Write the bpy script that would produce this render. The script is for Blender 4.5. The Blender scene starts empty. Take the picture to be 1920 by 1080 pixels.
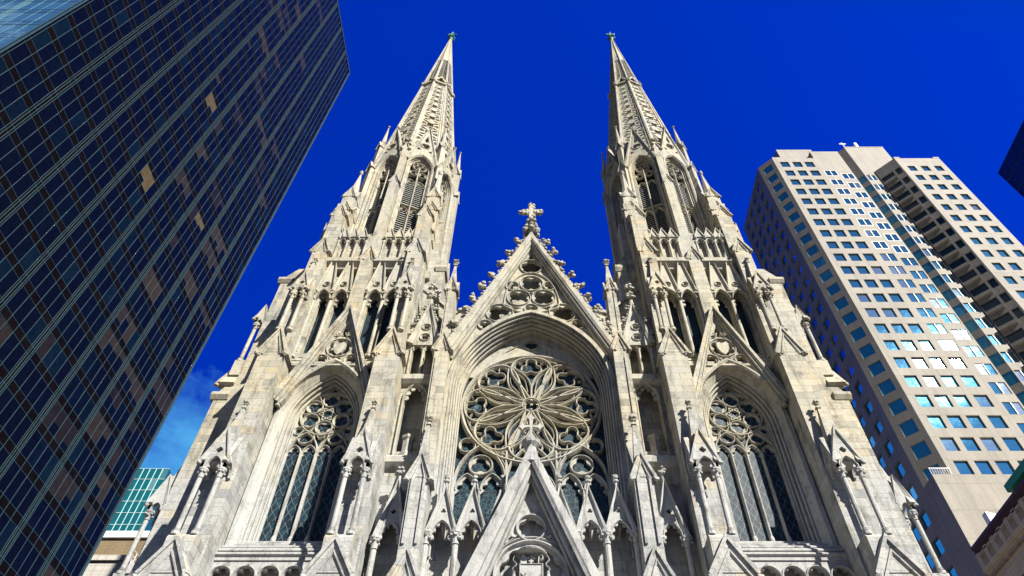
import bpy, bmesh, math, random
from mathutils import Matrix, Vector
from mathutils.geometry import tessellate_polygon
R = math.radians
rng = random.Random(7)
sc = bpy.context.scene
COL = sc.collection

# ------------------------------------------------------------------ camera
cam_d = bpy.data.cameras.new('camera')
cam_d.sensor_width = 36.0
cam_d.lens = 24.0
cam_d.shift_x = -0.01875
cam_d.clip_start = 0.1
cam_d.clip_end = 5000
cam = bpy.data.objects.new('camera', cam_d)
COL.objects.link(cam)
cam.location = (0, 0, 1.7)
cam.rotation_euler = (R(90 + 50.9), 0, 0)
sc.camera = cam

# ------------------------------------------------------------------ sun and sky
SUN = Vector((0.85, -1.0, 1.0)).normalized()          # towards the sun
SUN_EL = math.asin(SUN.z)
SUN_AZ = math.atan2(SUN.x, SUN.y)
sun_d = bpy.data.lights.new('sun', 'SUN')
sun_d.energy = 5.0
sun_d.angle = R(0.5)
sun_d.color = (1.0, 0.95, 0.86)
sun_o = bpy.data.objects.new('sun', sun_d)
COL.objects.link(sun_o)
sun_o.location = (60, -100, 120)
sun_o.rotation_euler = SUN.to_track_quat('Z', 'Y').to_euler()

world = bpy.data.worlds.new('World')
sc.world = world
world.use_nodes = True
wt = world.node_tree
for n in list(wt.nodes):
    wt.nodes.remove(n)


def wn(t, **k):
    n = wt.nodes.new(t)
    for a, b in k.items():
        setattr(n, a, b)
    return n


def wmath(op, a, b=None, clamp=False):
    n = wn('ShaderNodeMath', operation=op, use_clamp=clamp)
    for i, x in enumerate((a, b)):
        if x is None:
            continue
        if isinstance(x, (int, float)):
            n.inputs[i].default_value = x
        else:
            wt.links.new(x, n.inputs[i])
    return n.outputs[0]


w_out = wn('ShaderNodeOutputWorld')
w_bg = wn('ShaderNodeBackground')
w_bg.inputs['Strength'].default_value = 0.043
sky = wn('ShaderNodeTexSky', sky_type='NISHITA')
sky.sun_disc = False
sky.sun_elevation = SUN_EL
sky.sun_rotation = SUN_AZ
sky.altitude = 50
sky.air_density = 1.0
sky.dust_density = 0.3
sky.ozone_density = 4.0
sv = wn('ShaderNodeVectorMath', operation='ADD')
tc0 = wn('ShaderNodeTexCoord')
wt.links.new(tc0.outputs['Generated'], sv.inputs[0])
sv.inputs[1].default_value = (0, 0, 0.35)      # clear dry air: little brightening towards the horizon
sv2 = wn('ShaderNodeVectorMath', operation='NORMALIZE')
wt.links.new(sv.outputs[0], sv2.inputs[0])
wt.links.new(sv2.outputs[0], sky.inputs['Vector'])
hs = wn('ShaderNodeHueSaturation')
hs.inputs['Saturation'].default_value = 1.5
hs.inputs['Value'].default_value = 0.8
wt.links.new(sky.outputs[0], hs.inputs['Color'])
tint = wn('ShaderNodeMix', data_type='RGBA', blend_type='MULTIPLY')
tint.inputs['Factor'].default_value = 1.0
wt.links.new(hs.outputs[0], tint.inputs['A'])
tc = wn('ShaderNodeTexCoord')
sep = wn('ShaderNodeSeparateXYZ')
wt.links.new(tc.outputs['Generated'], sep.inputs[0])
tcol = wn('ShaderNodeMix', data_type='RGBA')
wt.links.new(wmath('MULTIPLY', wmath('SUBTRACT', sep.outputs['Y'], 0.0), 3.6, True), tcol.inputs['Factor'])
tcol.inputs['A'].default_value = (0.40, 0.85, 1.10, 1)
tcol.inputs['B'].default_value = (0.03, 0.58, 2.7, 1)
wt.links.new(tcol.outputs['Result'], tint.inputs['B'])
# clouds: puffs low over the roofs and towards the west, clear overhead and to the east
nrm = wn('ShaderNodeVectorMath', operation='NORMALIZE')
wt.links.new(tc.outputs['Generated'], nrm.inputs[0])


def bank(direction, size, soft, scale, thresh, gain, seed, edge=0.30):
    """a cloud bank round one compass direction, broken up by noise"""
    d = wn('ShaderNodeVectorMath', operation='DOT_PRODUCT')
    wt.links.new(nrm.outputs[0], d.inputs[0])
    d.inputs[1].default_value = Vector(direction).normalized()
    ns = wn('ShaderNodeTexNoise')
    ns.inputs['Scale'].default_value = scale
    ns.inputs['Detail'].default_value = 9
    ns.inputs['Roughness'].default_value = 0.6
    ns.inputs['Distortion'].default_value = 0.25
    m = wn('ShaderNodeMapping')
    m.inputs['Location'].default_value = seed
    m.inputs['Scale'].default_value = (1, 1, 1.7)
    wt.links.new(nrm.outputs[0], m.inputs[0])
    wt.links.new(m.outputs[0], ns.inputs['Vector'])
    mask = wmath('MULTIPLY', wmath('SUBTRACT', d.outputs['Value'], math.cos(R(size))), soft, True)
    lvl = wmath('ADD', wmath('MULTIPLY', wmath('SUBTRACT', 1.0, mask), edge), thresh)      # ragged towards the edge of the bank
    return wmath('MULTIPLY', wmath('SUBTRACT', ns.outputs['Fac'], lvl), gain, True)


cur = tint.outputs['Result']
for fac, colr in ((bank((-0.47, 0.72, 0.47), 21, 15.0, 5.0, 0.29, 2.8, (0.3, 2.2, 0.1), 0.8), (1.2, 5.5, 9.5)),        # thin blue veil low in the north-east
                  (bank((0.58, 0.66, 0.44), 19, 14.0, 4.5, 0.38, 4.0, (1.3, 0.2, 0.8), 0.7), (62.0, 52.0, 38.0)),       # cumulus in the south-east
                  (bank((-0.25, -0.75, 0.62), 42, 5.0, 3.4, 0.505, 8.0, (0.2, 0.9, 1.7)), (5.2, 5.1, 5.0)),        # broken cumulus in the west
                  (bank((-0.56, -0.24, 0.79), 17, 14.0, 4.0, 0.42, 5.0, (2.2, 0.4, 0.7)), (9.0, 8.8, 8.4)),
                  (bank((0.55, -0.8, 0.45), 30, 6.0, 3.0, 0.53, 8.0, (3.2, 1.4, 0.2)), (8.0, 7.8, 7.2))):
    cm = wn('ShaderNodeMix', data_type='RGBA')
    wt.links.new(fac, cm.inputs['Factor'])
    wt.links.new(cur, cm.inputs['A'])
    cm.inputs['B'].default_value = (*colr, 1)
    cur = cm.outputs['Result']
wt.links.new(cur, w_bg.inputs['Color'])
wt.links.new(w_bg.outputs[0], w_out.inputs[0])

sc.view_settings.view_transform = 'Standard'
sc.view_settings.look = 'None'
sc.view_settings.exposure = 1.30
sc.view_settings.gamma = 1.0

# ------------------------------------------------------------------ materials


class NT:
    def __init__(s, name):
        s.m = bpy.data.materials.new(name)
        s.m.use_nodes = True
        s.t = s.m.node_tree
        s.b = s.t.nodes['Principled BSDF']

    def n(s, t, **k):
        n = s.t.nodes.new(t)
        for a, b in k.items():
            setattr(n, a, b)
        return n

    def l(s, a, b):
        s.t.links.new(a, b)

    def val(s, x, sock):
        if isinstance(x, (int, float)):
            sock.default_value = x
        elif isinstance(x, tuple):
            sock.default_value = x
        else:
            s.l(x, sock)

    def math(s, op, a, b=None, c=None, clamp=False):
        n = s.n('ShaderNodeMath', operation=op, use_clamp=clamp)
        for i, x in enumerate((a, b, c)):
            if x is not None:
                s.val(x, n.inputs[i])
        return n.outputs[0]

    def mix(s, f, a, b, mode='MIX'):
        n = s.n('ShaderNodeMix', data_type='RGBA', blend_type=mode)
        s.val(f, n.inputs['Factor'])
        for x, k in ((a, 'A'), (b, 'B')):
            if isinstance(x, tuple):
                n.inputs[k].default_value = (*x, 1) if len(x) == 3 else x
            else:
                s.l(x, n.inputs[k])
        return n.outputs['Result']

    def noise(s, vec, scale, detail=4, rough=0.55):
        n = s.n('ShaderNodeTexNoise')
        n.inputs['Scale'].default_value = scale
        n.inputs['Detail'].default_value = detail
        n.inputs['Roughness'].default_value = rough
        if vec is not None:
            s.l(vec, n.inputs['Vector'])
        return n.outputs['Fac']

    def ramp(s, f, stops, interp='LINEAR'):
        n = s.n('ShaderNodeValToRGB')
        e = n.color_ramp.elements
        n.color_ramp.interpolation = interp
        while len(e) < len(stops):
            e.new(0.5)
        for i, (p, c) in enumerate(stops):
            e[i].position = p
            e[i].color = (*c, 1) if len(c) == 3 else c
        s.l(f, n.inputs[0])
        return n.outputs[0]

    def scalevec(s, v, sx, sy, sz):
        n = s.n('ShaderNodeMapping')
        n.inputs['Scale'].default_value = (sx, sy, sz)
        s.l(v, n.inputs[0])
        return n.outputs[0]

    def bump(s, h, dist, strength=1.0):
        n = s.n('ShaderNodeBump')
        n.inputs['Strength'].default_value = strength
        n.inputs['Distance'].default_value = dist
        s.l(h, n.inputs['Height'])
        s.l(n.outputs[0], s.b.inputs['Normal'])

    def pos(s):
        return s.n('ShaderNodeNewGeometry').outputs['Position']

    def wallvec(s):
        """running length along the wall, height"""
        g = s.n('ShaderNodeNewGeometry')
        sp = s.n('ShaderNodeSeparateXYZ')
        s.l(g.outputs['Position'], sp.inputs[0])
        nn = s.n('ShaderNodeSeparateXYZ')
        s.l(g.outputs['True Normal'], nn.inputs[0])
        f = s.math('GREATER_THAN', s.math('ABSOLUTE', nn.outputs['X']), s.math('ABSOLUTE', nn.outputs['Y']))
        mx = s.n('ShaderNodeMix')
        s.l(f, mx.inputs['Factor'])
        s.l(sp.outputs['X'], mx.inputs['A'])
        s.l(sp.outputs['Y'], mx.inputs['B'])
        cb = s.n('ShaderNodeCombineXYZ')
        s.l(mx.outputs['Result'], cb.inputs[0])
        s.l(sp.outputs['Z'], cb.inputs[1])
        return cb.outputs[0], g.outputs['Position'], sp

    def attr(s, name):
        n = s.n('ShaderNodeAttribute')
        n.attribute_name = name
        return n.outputs['Fac']


def stone(name, courses=True, bw=1.15, bh=0.46):
    t = NT(name)
    wv, p, sp = t.wallvec()
    big = t.noise(p, 0.22, 3)
    warm = t.ramp(big, [(0.30, (0.335, 0.33, 0.295)), (0.52, (0.385, 0.36, 0.282)), (0.72, (0.38, 0.335, 0.24))])
    # the lower courses are bluish white marble
    low = t.math('MULTIPLY', t.math('SUBTRACT', t.math('ADD', 22.0, t.math('MULTIPLY', t.noise(p, 0.6, 3), 6.0)), sp.outputs['Z']), 0.28, clamp=True)
    base = t.mix(low, warm, (0.355, 0.358, 0.345))
    veins = t.noise(t.scalevec(p, 2.4, 2.4, 0.32), 1.0, 8, 0.74)
    base = t.mix(1.0, base, t.ramp(veins, [(0.30, (0.34, 0.34, 0.34)), (0.47, (0.92, 0.92, 0.92)), (0.75, (1.10, 1.09, 1.06))]), 'MULTIPLY')
    grime = t.noise(p, 1.1, 9, 0.78)
    base = t.mix(t.ramp(grime, [(0.51, (0, 0, 0)), (0.70, (0.8, 0.8, 0.8))]), base, (0.085, 0.080, 0.064))
    fine = t.noise(p, 11.0, 5, 0.7)
    base = t.mix(0.75, base, t.ramp(fine, [(0.3, (0.66, 0.66, 0.65)), (0.6, (1.05, 1.05, 1.05))]), 'MULTIPLY')
    h = t.math('ADD', t.math('MULTIPLY', fine, 0.5), t.math('MULTIPLY', grime, 0.5))
    if courses:
        br = t.n('ShaderNodeTexBrick')
        br.offset = 0.5
        br.squash = 1.0
        br.inputs['Scale'].default_value = 1.0
        br.inputs['Brick Width'].default_value = bw
        br.inputs['Row Height'].default_value = bh
        br.inputs['Mortar Size'].default_value = 0.011
        br.inputs['Mortar Smooth'].default_value = 0.25
        br.inputs['Color1'].default_value = (0, 0, 0, 1)
        br.inputs['Color2'].default_value = (1, 1, 1, 1)
        br.inputs['Mortar'].default_value = (0.5, 0.5, 0.5, 1)
        t.l(wv, br.inputs['Vector'])
        tone = t.ramp(br.outputs['Color'], [(0.0, (0.66, 0.68, 0.70)), (0.14, (0.84, 0.85, 0.86)), (0.32, (0.96, 0.96, 0.95)), (0.5, (1.0, 1.0, 1.0)), (0.86, (1.07, 1.05, 1.01)), (0.965, (1.06, 0.97, 0.82))])
        base = t.mix(1.0, base, tone, 'MULTIPLY')
        base = t.mix(t.math('MULTIPLY', br.outputs['Fac'], 0.6), base, (0.15, 0.135, 0.11))
        h = t.math('SUBTRACT', h, t.math('MULTIPLY', br.outputs['Fac'], 0.9))
    t.l(base, t.b.inputs['Base Color'])
    t.b.inputs['Roughness'].default_value = 0.82
    t.b.inputs['Specular IOR Level'].default_value = 0.25
    t.bump(h, 0.025, 0.7)
    return t.m


def plain(name, col, rough=0.6, metal=0.0, var=0.25, nscale=3.0, bump=0.0, spec=0.5):
    t = NT(name)
    p = t.pos()
    f = t.noise(p, nscale, 6, 0.6)
    lo = tuple(c * (1 - var) for c in col)
    hi = tuple(min(1, c * (1 + var)) for c in col)
    t.l(t.ramp(f, [(0.3, lo), (0.7, hi)]), t.b.inputs['Base Color'])
    t.b.inputs['Roughness'].default_value = rough
    t.b.inputs['Metallic'].default_value = metal
    t.b.inputs['Specular IOR Level'].default_value = spec
    if bump:
        t.bump(f, bump)
    return t.m


def leaded(name, kind, dim=1.0):
    t = NT(name)
    p = t.pos()
    sp = t.n('ShaderNodeSeparateXYZ')
    t.l(p, sp.inputs[0])
    x, z = sp.outputs['X'], sp.outputs['Z']
    if kind == 'lattice':
        wob = t.math('MULTIPLY', t.math('SINE', t.math('MULTIPLY', z, 11.0)), 0.07)
        a = t.math('ADD', t.math('MULTIPLY', x, 2.58), wob)
        b = t.math('MULTIPLY', z, 1.55)
        d1 = t.math('ABSOLUTE', t.math('SUBTRACT', t.math('FRACT', t.math('ADD', a, b)), 0.5))
        d2 = t.math('ABSOLUTE', t.math('SUBTRACT', t.math('FRACT', t.math('SUBTRACT', a, b)), 0.5))
        d = t.math('MINIMUM', d1, d2)
        lead = t.math('LESS_THAN', d, 0.038)
        bar = t.math('LESS_THAN', t.math('ABSOLUTE', t.math('SUBTRACT', t.math('FRACT', t.math('MULTIPLY', z, 0.72)), 0.5)), 0.022)
    else:
        vo = t.n('ShaderNodeTexVoronoi', feature='DISTANCE_TO_EDGE')
        vo.inputs['Scale'].default_value = 4.6
        t.l(p, vo.inputs['Vector'])
        lead = t.math('LESS_THAN', vo.outputs['Distance'], 0.035)
        bar = t.math('LESS_THAN', t.math('ABSOLUTE', t.math('SUBTRACT', t.math('FRACT', t.math('MULTIPLY', z, 0.8)), 0.5)), 0.02)
    f = t.noise(p, 2.6, 4)
    if kind == 'lattice':
        gl = t.ramp(f, [(0.3, (0.004, 0.009, 0.016)), (0.55, (0.008, 0.022, 0.032)), (0.75, (0.016, 0.042, 0.052))])
        lc = (0.085 * dim, 0.11 * dim, 0.12 * dim)
    else:
        gl = t.ramp(f, [(0.3, (0.002, 0.005, 0.009)), (0.5, (0.005, 0.018, 0.028)), (0.75, (0.014, 0.048, 0.060))])
        lc = (0.06, 0.095, 0.105)
    c = t.mix(lead, gl, lc)
    c = t.mix(bar, c, (0.012, 0.014, 0.016))
    t.l(c, t.b.inputs['Base Color'])
    t.b.inputs['Roughness'].default_value = 0.5
    t.b.inputs['Specular IOR Level'].default_value = 0.2
    t.bump(t.noise(p, 5.0, 2), 0.02, 0.4)
    return t.m


def mirror_glass(name, lo, hi, metal=0.85, rough=0.03, wob=0.01, wscale=0.5):
    """coated facade glass; 'tone' per pane picks between empty glass and drawn blinds"""
    t = NT(name)
    p = t.pos()
    tone = t.attr('tone')
    t.l(t.mix(tone, lo, hi), t.b.inputs['Base Color'])
    t.b.inputs['Metallic'].default_value = metal
    t.b.inputs['Roughness'].default_value = rough
    if wob:
        t.bump(t.noise(p, wscale, 2), wob, 1.0)
    return t.m


def dark_glass(name):
    """smoked curtain-wall glass: tone 0 empty room, ~.5 bluish, 1 drawn tan blind behind the pane"""
    t = NT(name)
    p = t.pos()
    tone = t.attr('tone')
    f = t.noise(p, 1.3, 3)
    c = t.ramp(tone, [(0.0, (0.002, 0.003, 0.006)), (0.45, (0.002, 0.004, 0.008)), (0.62, (0.003, 0.009, 0.015)),
                      (0.70, (0.009, 0.0075, 0.0065)), (0.85, (0.019, 0.0155, 0.0115)), (0.97, (0.036, 0.028, 0.016)), (1.0, (0.085, 0.062, 0.024))])
    c = t.mix(1.0, c, t.ramp(f, [(0.3, (0.75, 0.75, 0.75)), (0.7, (1.15, 1.15, 1.15))]), 'MULTIPLY')
    t.l(c, t.b.inputs['Base Color'])
    t.b.inputs['Roughness'].default_value = 0.04
    t.b.inputs['IOR'].default_value = 1.2
    t.bump(t.noise(p, 0.45, 2), 0.02, 1.0)
    return t.m


def office_stone(name, col, joint=(1.85, 3.6)):
    t = NT(name)
    wv, p, sp = t.wallvec()
    f = t.noise(p, 0.25, 5, 0.6)
    st = t.noise(t.scalevec(p, 1.4, 1.4, 0.12), 1.0, 5, 0.65)
    fine = t.noise(p, 5.0, 4, 0.7)
    lo = tuple(c * 0.86 for c in col)
    hi = tuple(c * 1.08 for c in col)
    c = t.ramp(f, [(0.3, lo), (0.7, hi)])
    c = t.mix(0.8, c, t.ramp(st, [(0.3, (0.78, 0.76, 0.74)), (0.55, (1, 1, 1))]), 'MULTIPLY')
    c = t.mix(0.7, c, t.ramp(fine, [(0.3, (0.8, 0.8, 0.8)), (0.6, (1.03, 1.03, 1.03))]), 'MULTIPLY')
    br = t.n('ShaderNodeTexBrick')
    br.offset = 0.0
    br.inputs['Scale'].default_value = 1.0
    br.inputs['Brick Width'].default_value = joint[0]
    br.inputs['Row Height'].default_value = joint[1]
    br.inputs['Mortar Size'].default_value = 0.018
    br.inputs['Color1'].default_value = (0.92, 0.92, 0.92, 1)
    br.inputs['Color2'].default_value = (1.04, 1.03, 1.02, 1)
    br.inputs['Mortar'].default_value = (0.6, 0.58, 0.56, 1)
    t.l(wv, br.inputs['Vector'])
    c = t.mix(1.0, c, br.outputs['Color'], 'MULTIPLY')
    t.l(c, t.b.inputs['Base Color'])
    t.b.inputs['Roughness'].default_value = 0.75
    t.bump(t.math('SUBTRACT', fine, br.outputs['Fac']), 0.015, 0.6)
    return t.m


M = dict(
    ashlar=stone('marble_ashlar', True),
    carved=stone('carved_marble', False),
    lattice=leaded('leaded_lattice_glass', 'lattice'),
    lattice_dim=leaded('shaded_leaded_glass', 'lattice', 0.4),  # lancet copy of the leaded glass, leads darkened as if out of the sun
    stained=leaded('stained_glass', 'scroll'),
    louvre=plain('shaded_louvre', (0.05, 0.055, 0.06), 0.6),  # dark base paints in the shade on and between the slats
    slat=plain('lit_louvre_edge', (0.27, 0.27, 0.25), 0.7),  # paler base paints the light on the slats' front edges
    dark=plain('dark_interior', (0.012, 0.012, 0.014), 0.9),
    copper=plain('green_copper', (0.05, 0.17, 0.15), 0.6, 0.0, 0.4, 6.0),
    bronze=plain('bronze_mullion', (0.022, 0.052, 0.066), 0.5, 0.0),
    spandrel=plain('brown_spandrel', (0.0042, 0.0031, 0.0025), 0.35, 0.0, 0.4, 0.4, 0, 0.03),
    oly=dark_glass('smoked_glass'),
    skyglass=mirror_glass('sky_mirror_glass', (0.30, 0.70, 0.95), (0.24, 0.58, 0.82), 0.9, 0.03, 0.03, 0.3),
    tan=office_stone('tan_granite', (0.232, 0.212, 0.176)),
    tanframe=plain('pale_window_frame', (0.62, 0.62, 0.60), 0.5),
    blueglass=mirror_glass('blue_coated_glass', (0.12, 0.39, 0.58), (0.75, 0.82, 0.85), 0.9, 0.04, 0.012, 0.7),
    tealglass=mirror_glass('teal_coated_glass', (0.03, 0.30, 0.30), (0.30, 0.62, 0.56), 0.75, 0.06, 0.05, 0.25),
    stripglass=mirror_glass('reflection_tinted_strip_glass', (0.03, 0.19, 0.27), (0.06, 0.26, 0.36), 0.4, 0.08, 0.01, 0.7),  # teal base stands in for reflections of neighbouring buildings
    recessglass=mirror_glass('dim_recess_glass', (0.012, 0.03, 0.042), (0.05, 0.06, 0.06), 0.3, 0.1, 0.01, 0.7),
    chamferglass=mirror_glass('sky_tinted_chamfer_glass', (0.05, 0.33, 0.46), (0.10, 0.42, 0.55), 0.5, 0.08, 0.01, 0.7),  # cyan base stands in for the sky these panes reflect
    navyglass=mirror_glass('navy_coated_glass', (0.02, 0.05, 0.10), (0.03, 0.07, 0.13), 0.8, 0.06, 0.02, 0.5),
    grid=plain('pale_mullion', (0.40, 0.52, 0.52), 0.5),
    brownstone=office_stone('olive_brown_brick', (0.20, 0.15, 0.085), (0.6, 0.25)),
    palestone=office_stone('pale_limestone', (0.46, 0.44, 0.40), (1.2, 0.6)),
    ornate=office_stone('warm_limestone', (0.50, 0.40, 0.26), (1.1, 0.5)),
    patina=plain('green_patina_copper', (0.02, 0.22, 0.10), 0.6, 0.0, 0.2),
    maroon=plain('maroon_painted_cornice', (0.055, 0.025, 0.035), 0.6),
    white=plain('white_paint', (0.75, 0.75, 0.74), 0.5, 0.0, 0.05),
    asphalt=plain('asphalt', (0.05, 0.05, 0.052), 0.9, 0.0, 0.3, 8.0, 0.01),
    paving=plain('pavement_concrete', (0.22, 0.205, 0.18), 0.9, 0.0, 0.15, 3.0, 0.01),
    earth=plain('city_ground', (0.06, 0.055, 0.05), 0.95, 0.0, 0.2, 0.2),  # like the paving, toned down for shade the surrounding buildings would cast
    yellow=plain('yellow_road_paint', (0.6, 0.4, 0.04), 0.7),
    door=plain('bronze_door', (0.07, 0.055, 0.035), 0.4, 0.7),
    slate=plain('slate_roof', (0.13, 0.14, 0.15), 0.7, 0.0, 0.2, 2.0),
)

# ------------------------------------------------------------------ mesh tools
I4 = Matrix.Identity(4)


class MB:
    """collects shapes in local (u, d, z); T places them; build() links ONE mesh object"""

    def __init__(s, T=None):
        s.v, s.f, s.tone = [], [], []
        s.T = T or I4

    def add(s, vs, fs, tone=0.0):
        b = len(s.v)
        T = s.T
        s.v += [tuple(T @ Vector(p)) for p in vs]
        flip = T.determinant() < 0
        for f in fs:
            f = [b + i for i in f]
            s.f.append(f[::-1] if flip else f)
            s.tone.append(tone)

    def box(s, u0, u1, d0, d1, z0, z1, tone=0.0):
        v = [(u0, d0, z0), (u1, d0, z0), (u1, d1, z0), (u0, d1, z0), (u0, d0, z1), (u1, d0, z1), (u1, d1, z1), (u0, d1, z1)]
        s.add(v, [(0, 3, 2, 1), (4, 5, 6, 7), (0, 1, 5, 4), (1, 2, 6, 5), (2, 3, 7, 6), (3, 0, 4, 7)], tone)

    def plate(s, outer, holes, d0, d1, tone=0.0):
        """polygon (u,z) with holes, extruded from depth d0 (front) to d1"""
        loops = [outer] + list(holes)
        tri = tessellate_polygon([[Vector((p[0], p[1], 0)) for p in lp] for lp in loops])
        pts = [p for lp in loops for p in lp]
        n = len(pts)
        vs = [(p[0], d0, p[1]) for p in pts] + [(p[0], d1, p[1]) for p in pts]
        fs = []
        for a, b, c in tri:
            A, B, C = pts[a], pts[b], pts[c]
            ar = (B[0] - A[0]) * (C[1] - A[1]) - (C[0] - A[0]) * (B[1] - A[1])
            if abs(ar) < 1e-9:
                continue
            if ar < 0:
                b, c = c, b
            fs.append((a, b, c))
            fs.append((n + a, n + c, n + b))
        o = 0
        for k, lp in enumerate(loops):
            m = len(lp)
            ar = sum(lp[i][0] * lp[(i + 1) % m][1] - lp[(i + 1) % m][0] * lp[i][1] for i in range(m))
            ccw = (ar > 0) == (k == 0)
            for i in range(m):
                j = (i + 1) % m
                q = (o + i, n + o + i, n + o + j, o + j)
                fs.append(q if not ccw else q[::-1])
            o += m
        s.add(vs, fs, tone)

    def sweep(s, path, prof, closed=False):
        """profile [(n, d)] carried along a path in the (u,z) plane; n points to the left of travel"""
        m = len(path)
        k = len(prof)
        vs = []
        for i in range(m):
            p = path[i]
            a = path[i - 1] if (i > 0 or closed) else None
            b = path[(i + 1) % m] if (i < m - 1 or closed) else None
            ns = []
            for q0, q1 in ((a, p), (p, b)):
                if q0 is None or q1 is None:
                    continue
                tx, tz = q1[0] - q0[0], q1[1] - q0[1]
                L = math.hypot(tx, tz)
                if L < 1e-9:
                    continue
                ns.append((-tz / L, tx / L))
            if len(ns) == 2:
                dt = 1 + ns[0][0] * ns[1][0] + ns[0][1] * ns[1][1]
                dt = max(dt, 0.45)
                nx, nz = (ns[0][0] + ns[1][0]) / dt, (ns[0][1] + ns[1][1]) / dt
            else:
                nx, nz = ns[0]
            for (pn, pd) in prof:
                vs.append((p[0] + nx * pn, pd, p[1] + nz * pn))
        fs = []
        for i in range(m if closed else m - 1):
            j = (i + 1) % m
            for q in range(k):
                r = (q + 1) % k
                fs.append((i * k + q, i * k + r, j * k + r, j * k + q))
        if not closed:
            fs.append(tuple(range(k - 1, -1, -1)))
            fs.append(tuple((m - 1) * k + q for q in range(k)))
        s.add(vs, fs)

    def ring(s, c, r, w, d0, d1, n=28):
        s.sweep(circle(c, r, n), bar(w, d0, d1), True)

    def lathe(s, u, d, prof, n=10, rot=0.0):
        vs, fs = [], []
        k = len(prof)
        for i in range(n):
            a = rot + 2 * math.pi * i / n
            for (r, z) in prof:
                vs.append((u + r * math.sin(a), d - r * math.cos(a), z))
        for i in range(n):
            j = (i + 1) % n
            for q in range(k - 1):
                fs.append((i * k + q, j * k + q, j * k + q + 1, i * k + q + 1))
        fs.append(tuple(i * k for i in range(n - 1, -1, -1)))
        fs.append(tuple(i * k + k - 1 for i in range(n)))
        s.add(vs, fs)

    def prism_u(s, poly, u0, u1):
        """polygon in (d,z) extruded along u"""
        m = len(poly)
        vs = [(u0, p[0], p[1]) for p in poly] + [(u1, p[0], p[1]) for p in poly]
        fs = [tuple(range(m)), tuple(range(2 * m - 1, m - 1, -1))]
        for i in range(m):
            j = (i + 1) % m
            fs.append((i, m + i, m + j, j))
        s.add(vs, fs)

    def blob(s, u, d, z, r, sq=(1, 1, 1)):
        vs = []
        for p in ICO_V:
            q = r * (0.72 + 0.5 * rng.random())
            vs.append((u + p[0] * q * sq[0], d + p[1] * q * sq[1], z + p[2] * q * sq[2]))
        s.add(vs, ICO_F)

    def pyramid(s, u, d, z0, z1, h, n=4, h1=0.0, rot=None):
        rot = math.pi / n if rot is None else rot
        c = h / math.cos(math.pi / n)
        c1 = max(h1, 0.02) / math.cos(math.pi / n)
        s.lathe(u, d, [(c, z0), (c1, z1)], n, rot)

    def build(s, name, mat, parent=None, kind=None, recalc=True, smooth=False):
        me = bpy.data.meshes.new(name)
        me.from_pydata(s.v, [], s.f)
        me.validate()
        if recalc and len(me.polygons) == len(s.f):
            bm = bmesh.new()
            bm.from_mesh(me)
            bmesh.ops.recalc_face_normals(bm, faces=bm.faces)
            bm.to_mesh(me)
            bm.free()
        if any(s.tone) and len(me.polygons) == len(s.tone):
            at = me.attributes.new('tone', 'FLOAT', 'FACE')
            at.data.foreach_set('value', s.tone)
        me.materials.append(M[mat])
        if smooth:
            for p in me.polygons:
                p.use_smooth = True
        o = bpy.data.objects.new(name, me)
        COL.objects.link(o)
        if parent is not None:
            o.parent = parent
            if parent.type == 'EMPTY':
                o.matrix_parent_inverse = Matrix.Translation(-parent.location)
        if kind:
            o['kind'] = kind
        return o


def _ico():
    bm = bmesh.new()
    bmesh.ops.create_icosphere(bm, subdivisions=1, radius=1.0)
    v = [tuple(x.co) for x in bm.verts]
    f = [tuple(x.index for x in q.verts) for q in bm.faces]
    bm.free()
    return v, f


ICO_V, ICO_F = _ico()


def thing(name, label, cat, loc=(0, 0, 0), group=None):
    o = bpy.data.objects.new(name, None)
    o.empty_display_size = 2
    COL.objects.link(o)
    o.location = loc
    o['label'] = label
    o['category'] = cat
    if group:
        o['group'] = group
    return o


def structure(o):
    o['kind'] = 'structure'
    return o


# ---- paths in the (u, z) plane
def bar(w, d0, d1):
    """tracery bar: chamfered front at d0, back at d1"""
    e = (d1 - d0) * 0.45
    return [(-w / 2, d1), (-w / 2, d0 + e), (-w / 7, d0), (w / 7, d0), (w / 2, d0 + e), (w / 2, d1)]


def rect(w0, w1, d0, d1):
    return [(w0, d1), (w0, d0), (w1, d0), (w1, d1)]


def circle(c, r, n=28, a0=0.0):
    return [(c[0] + r * math.cos(a0 - 2 * math.pi * i / n), c[1] + r * math.sin(a0 - 2 * math.pi * i / n)) for i in range(n)]


def arch(u, zs, half, c, z0=None, n=12):
    """pointed arch, spring at zs, arc centres c beyond the middle; left to right; jambs from z0"""
    Rr = half + c
    a1 = math.acos(min(1, c / Rr))
    L = []
    if z0 is not None:
        L.append((u - half, z0))
    for i in range(n + 1):
        a = a1 * i / n
        L.append((u + c - Rr * math.cos(a), zs + Rr * math.sin(a)))
    for i in range(n - 1, -1, -1):
        a = a1 * i / n
        L.append((u - c + Rr * math.cos(a), zs + Rr * math.sin(a)))
    if z0 is not None:
        L.append((u + half, z0))
    return L


def arch_apex(zs, half, c):
    return zs + math.sqrt((half + c) ** 2 - c ** 2)


def foil(c, r, lobes, rot=90, n=7, a=0.52, b=None):
    """multifoil outline that fits a circle of radius r"""
    b = 1 - a if b is None else b
    P = []
    step = 2 * math.pi / lobes
    N = lobes * n
    for i in range(N):
        th = 2 * math.pi * i / N
        k = round(th / step)
        ph = th - k * step
        q = b * b - (a * math.sin(ph)) ** 2
        rr = a * math.cos(ph) + math.sqrt(max(q, 0.0))
        t = R(rot) - th
        P.append((c[0] + r * rr * math.cos(t), c[1] + r * rr * math.sin(t)))
    return P


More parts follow.
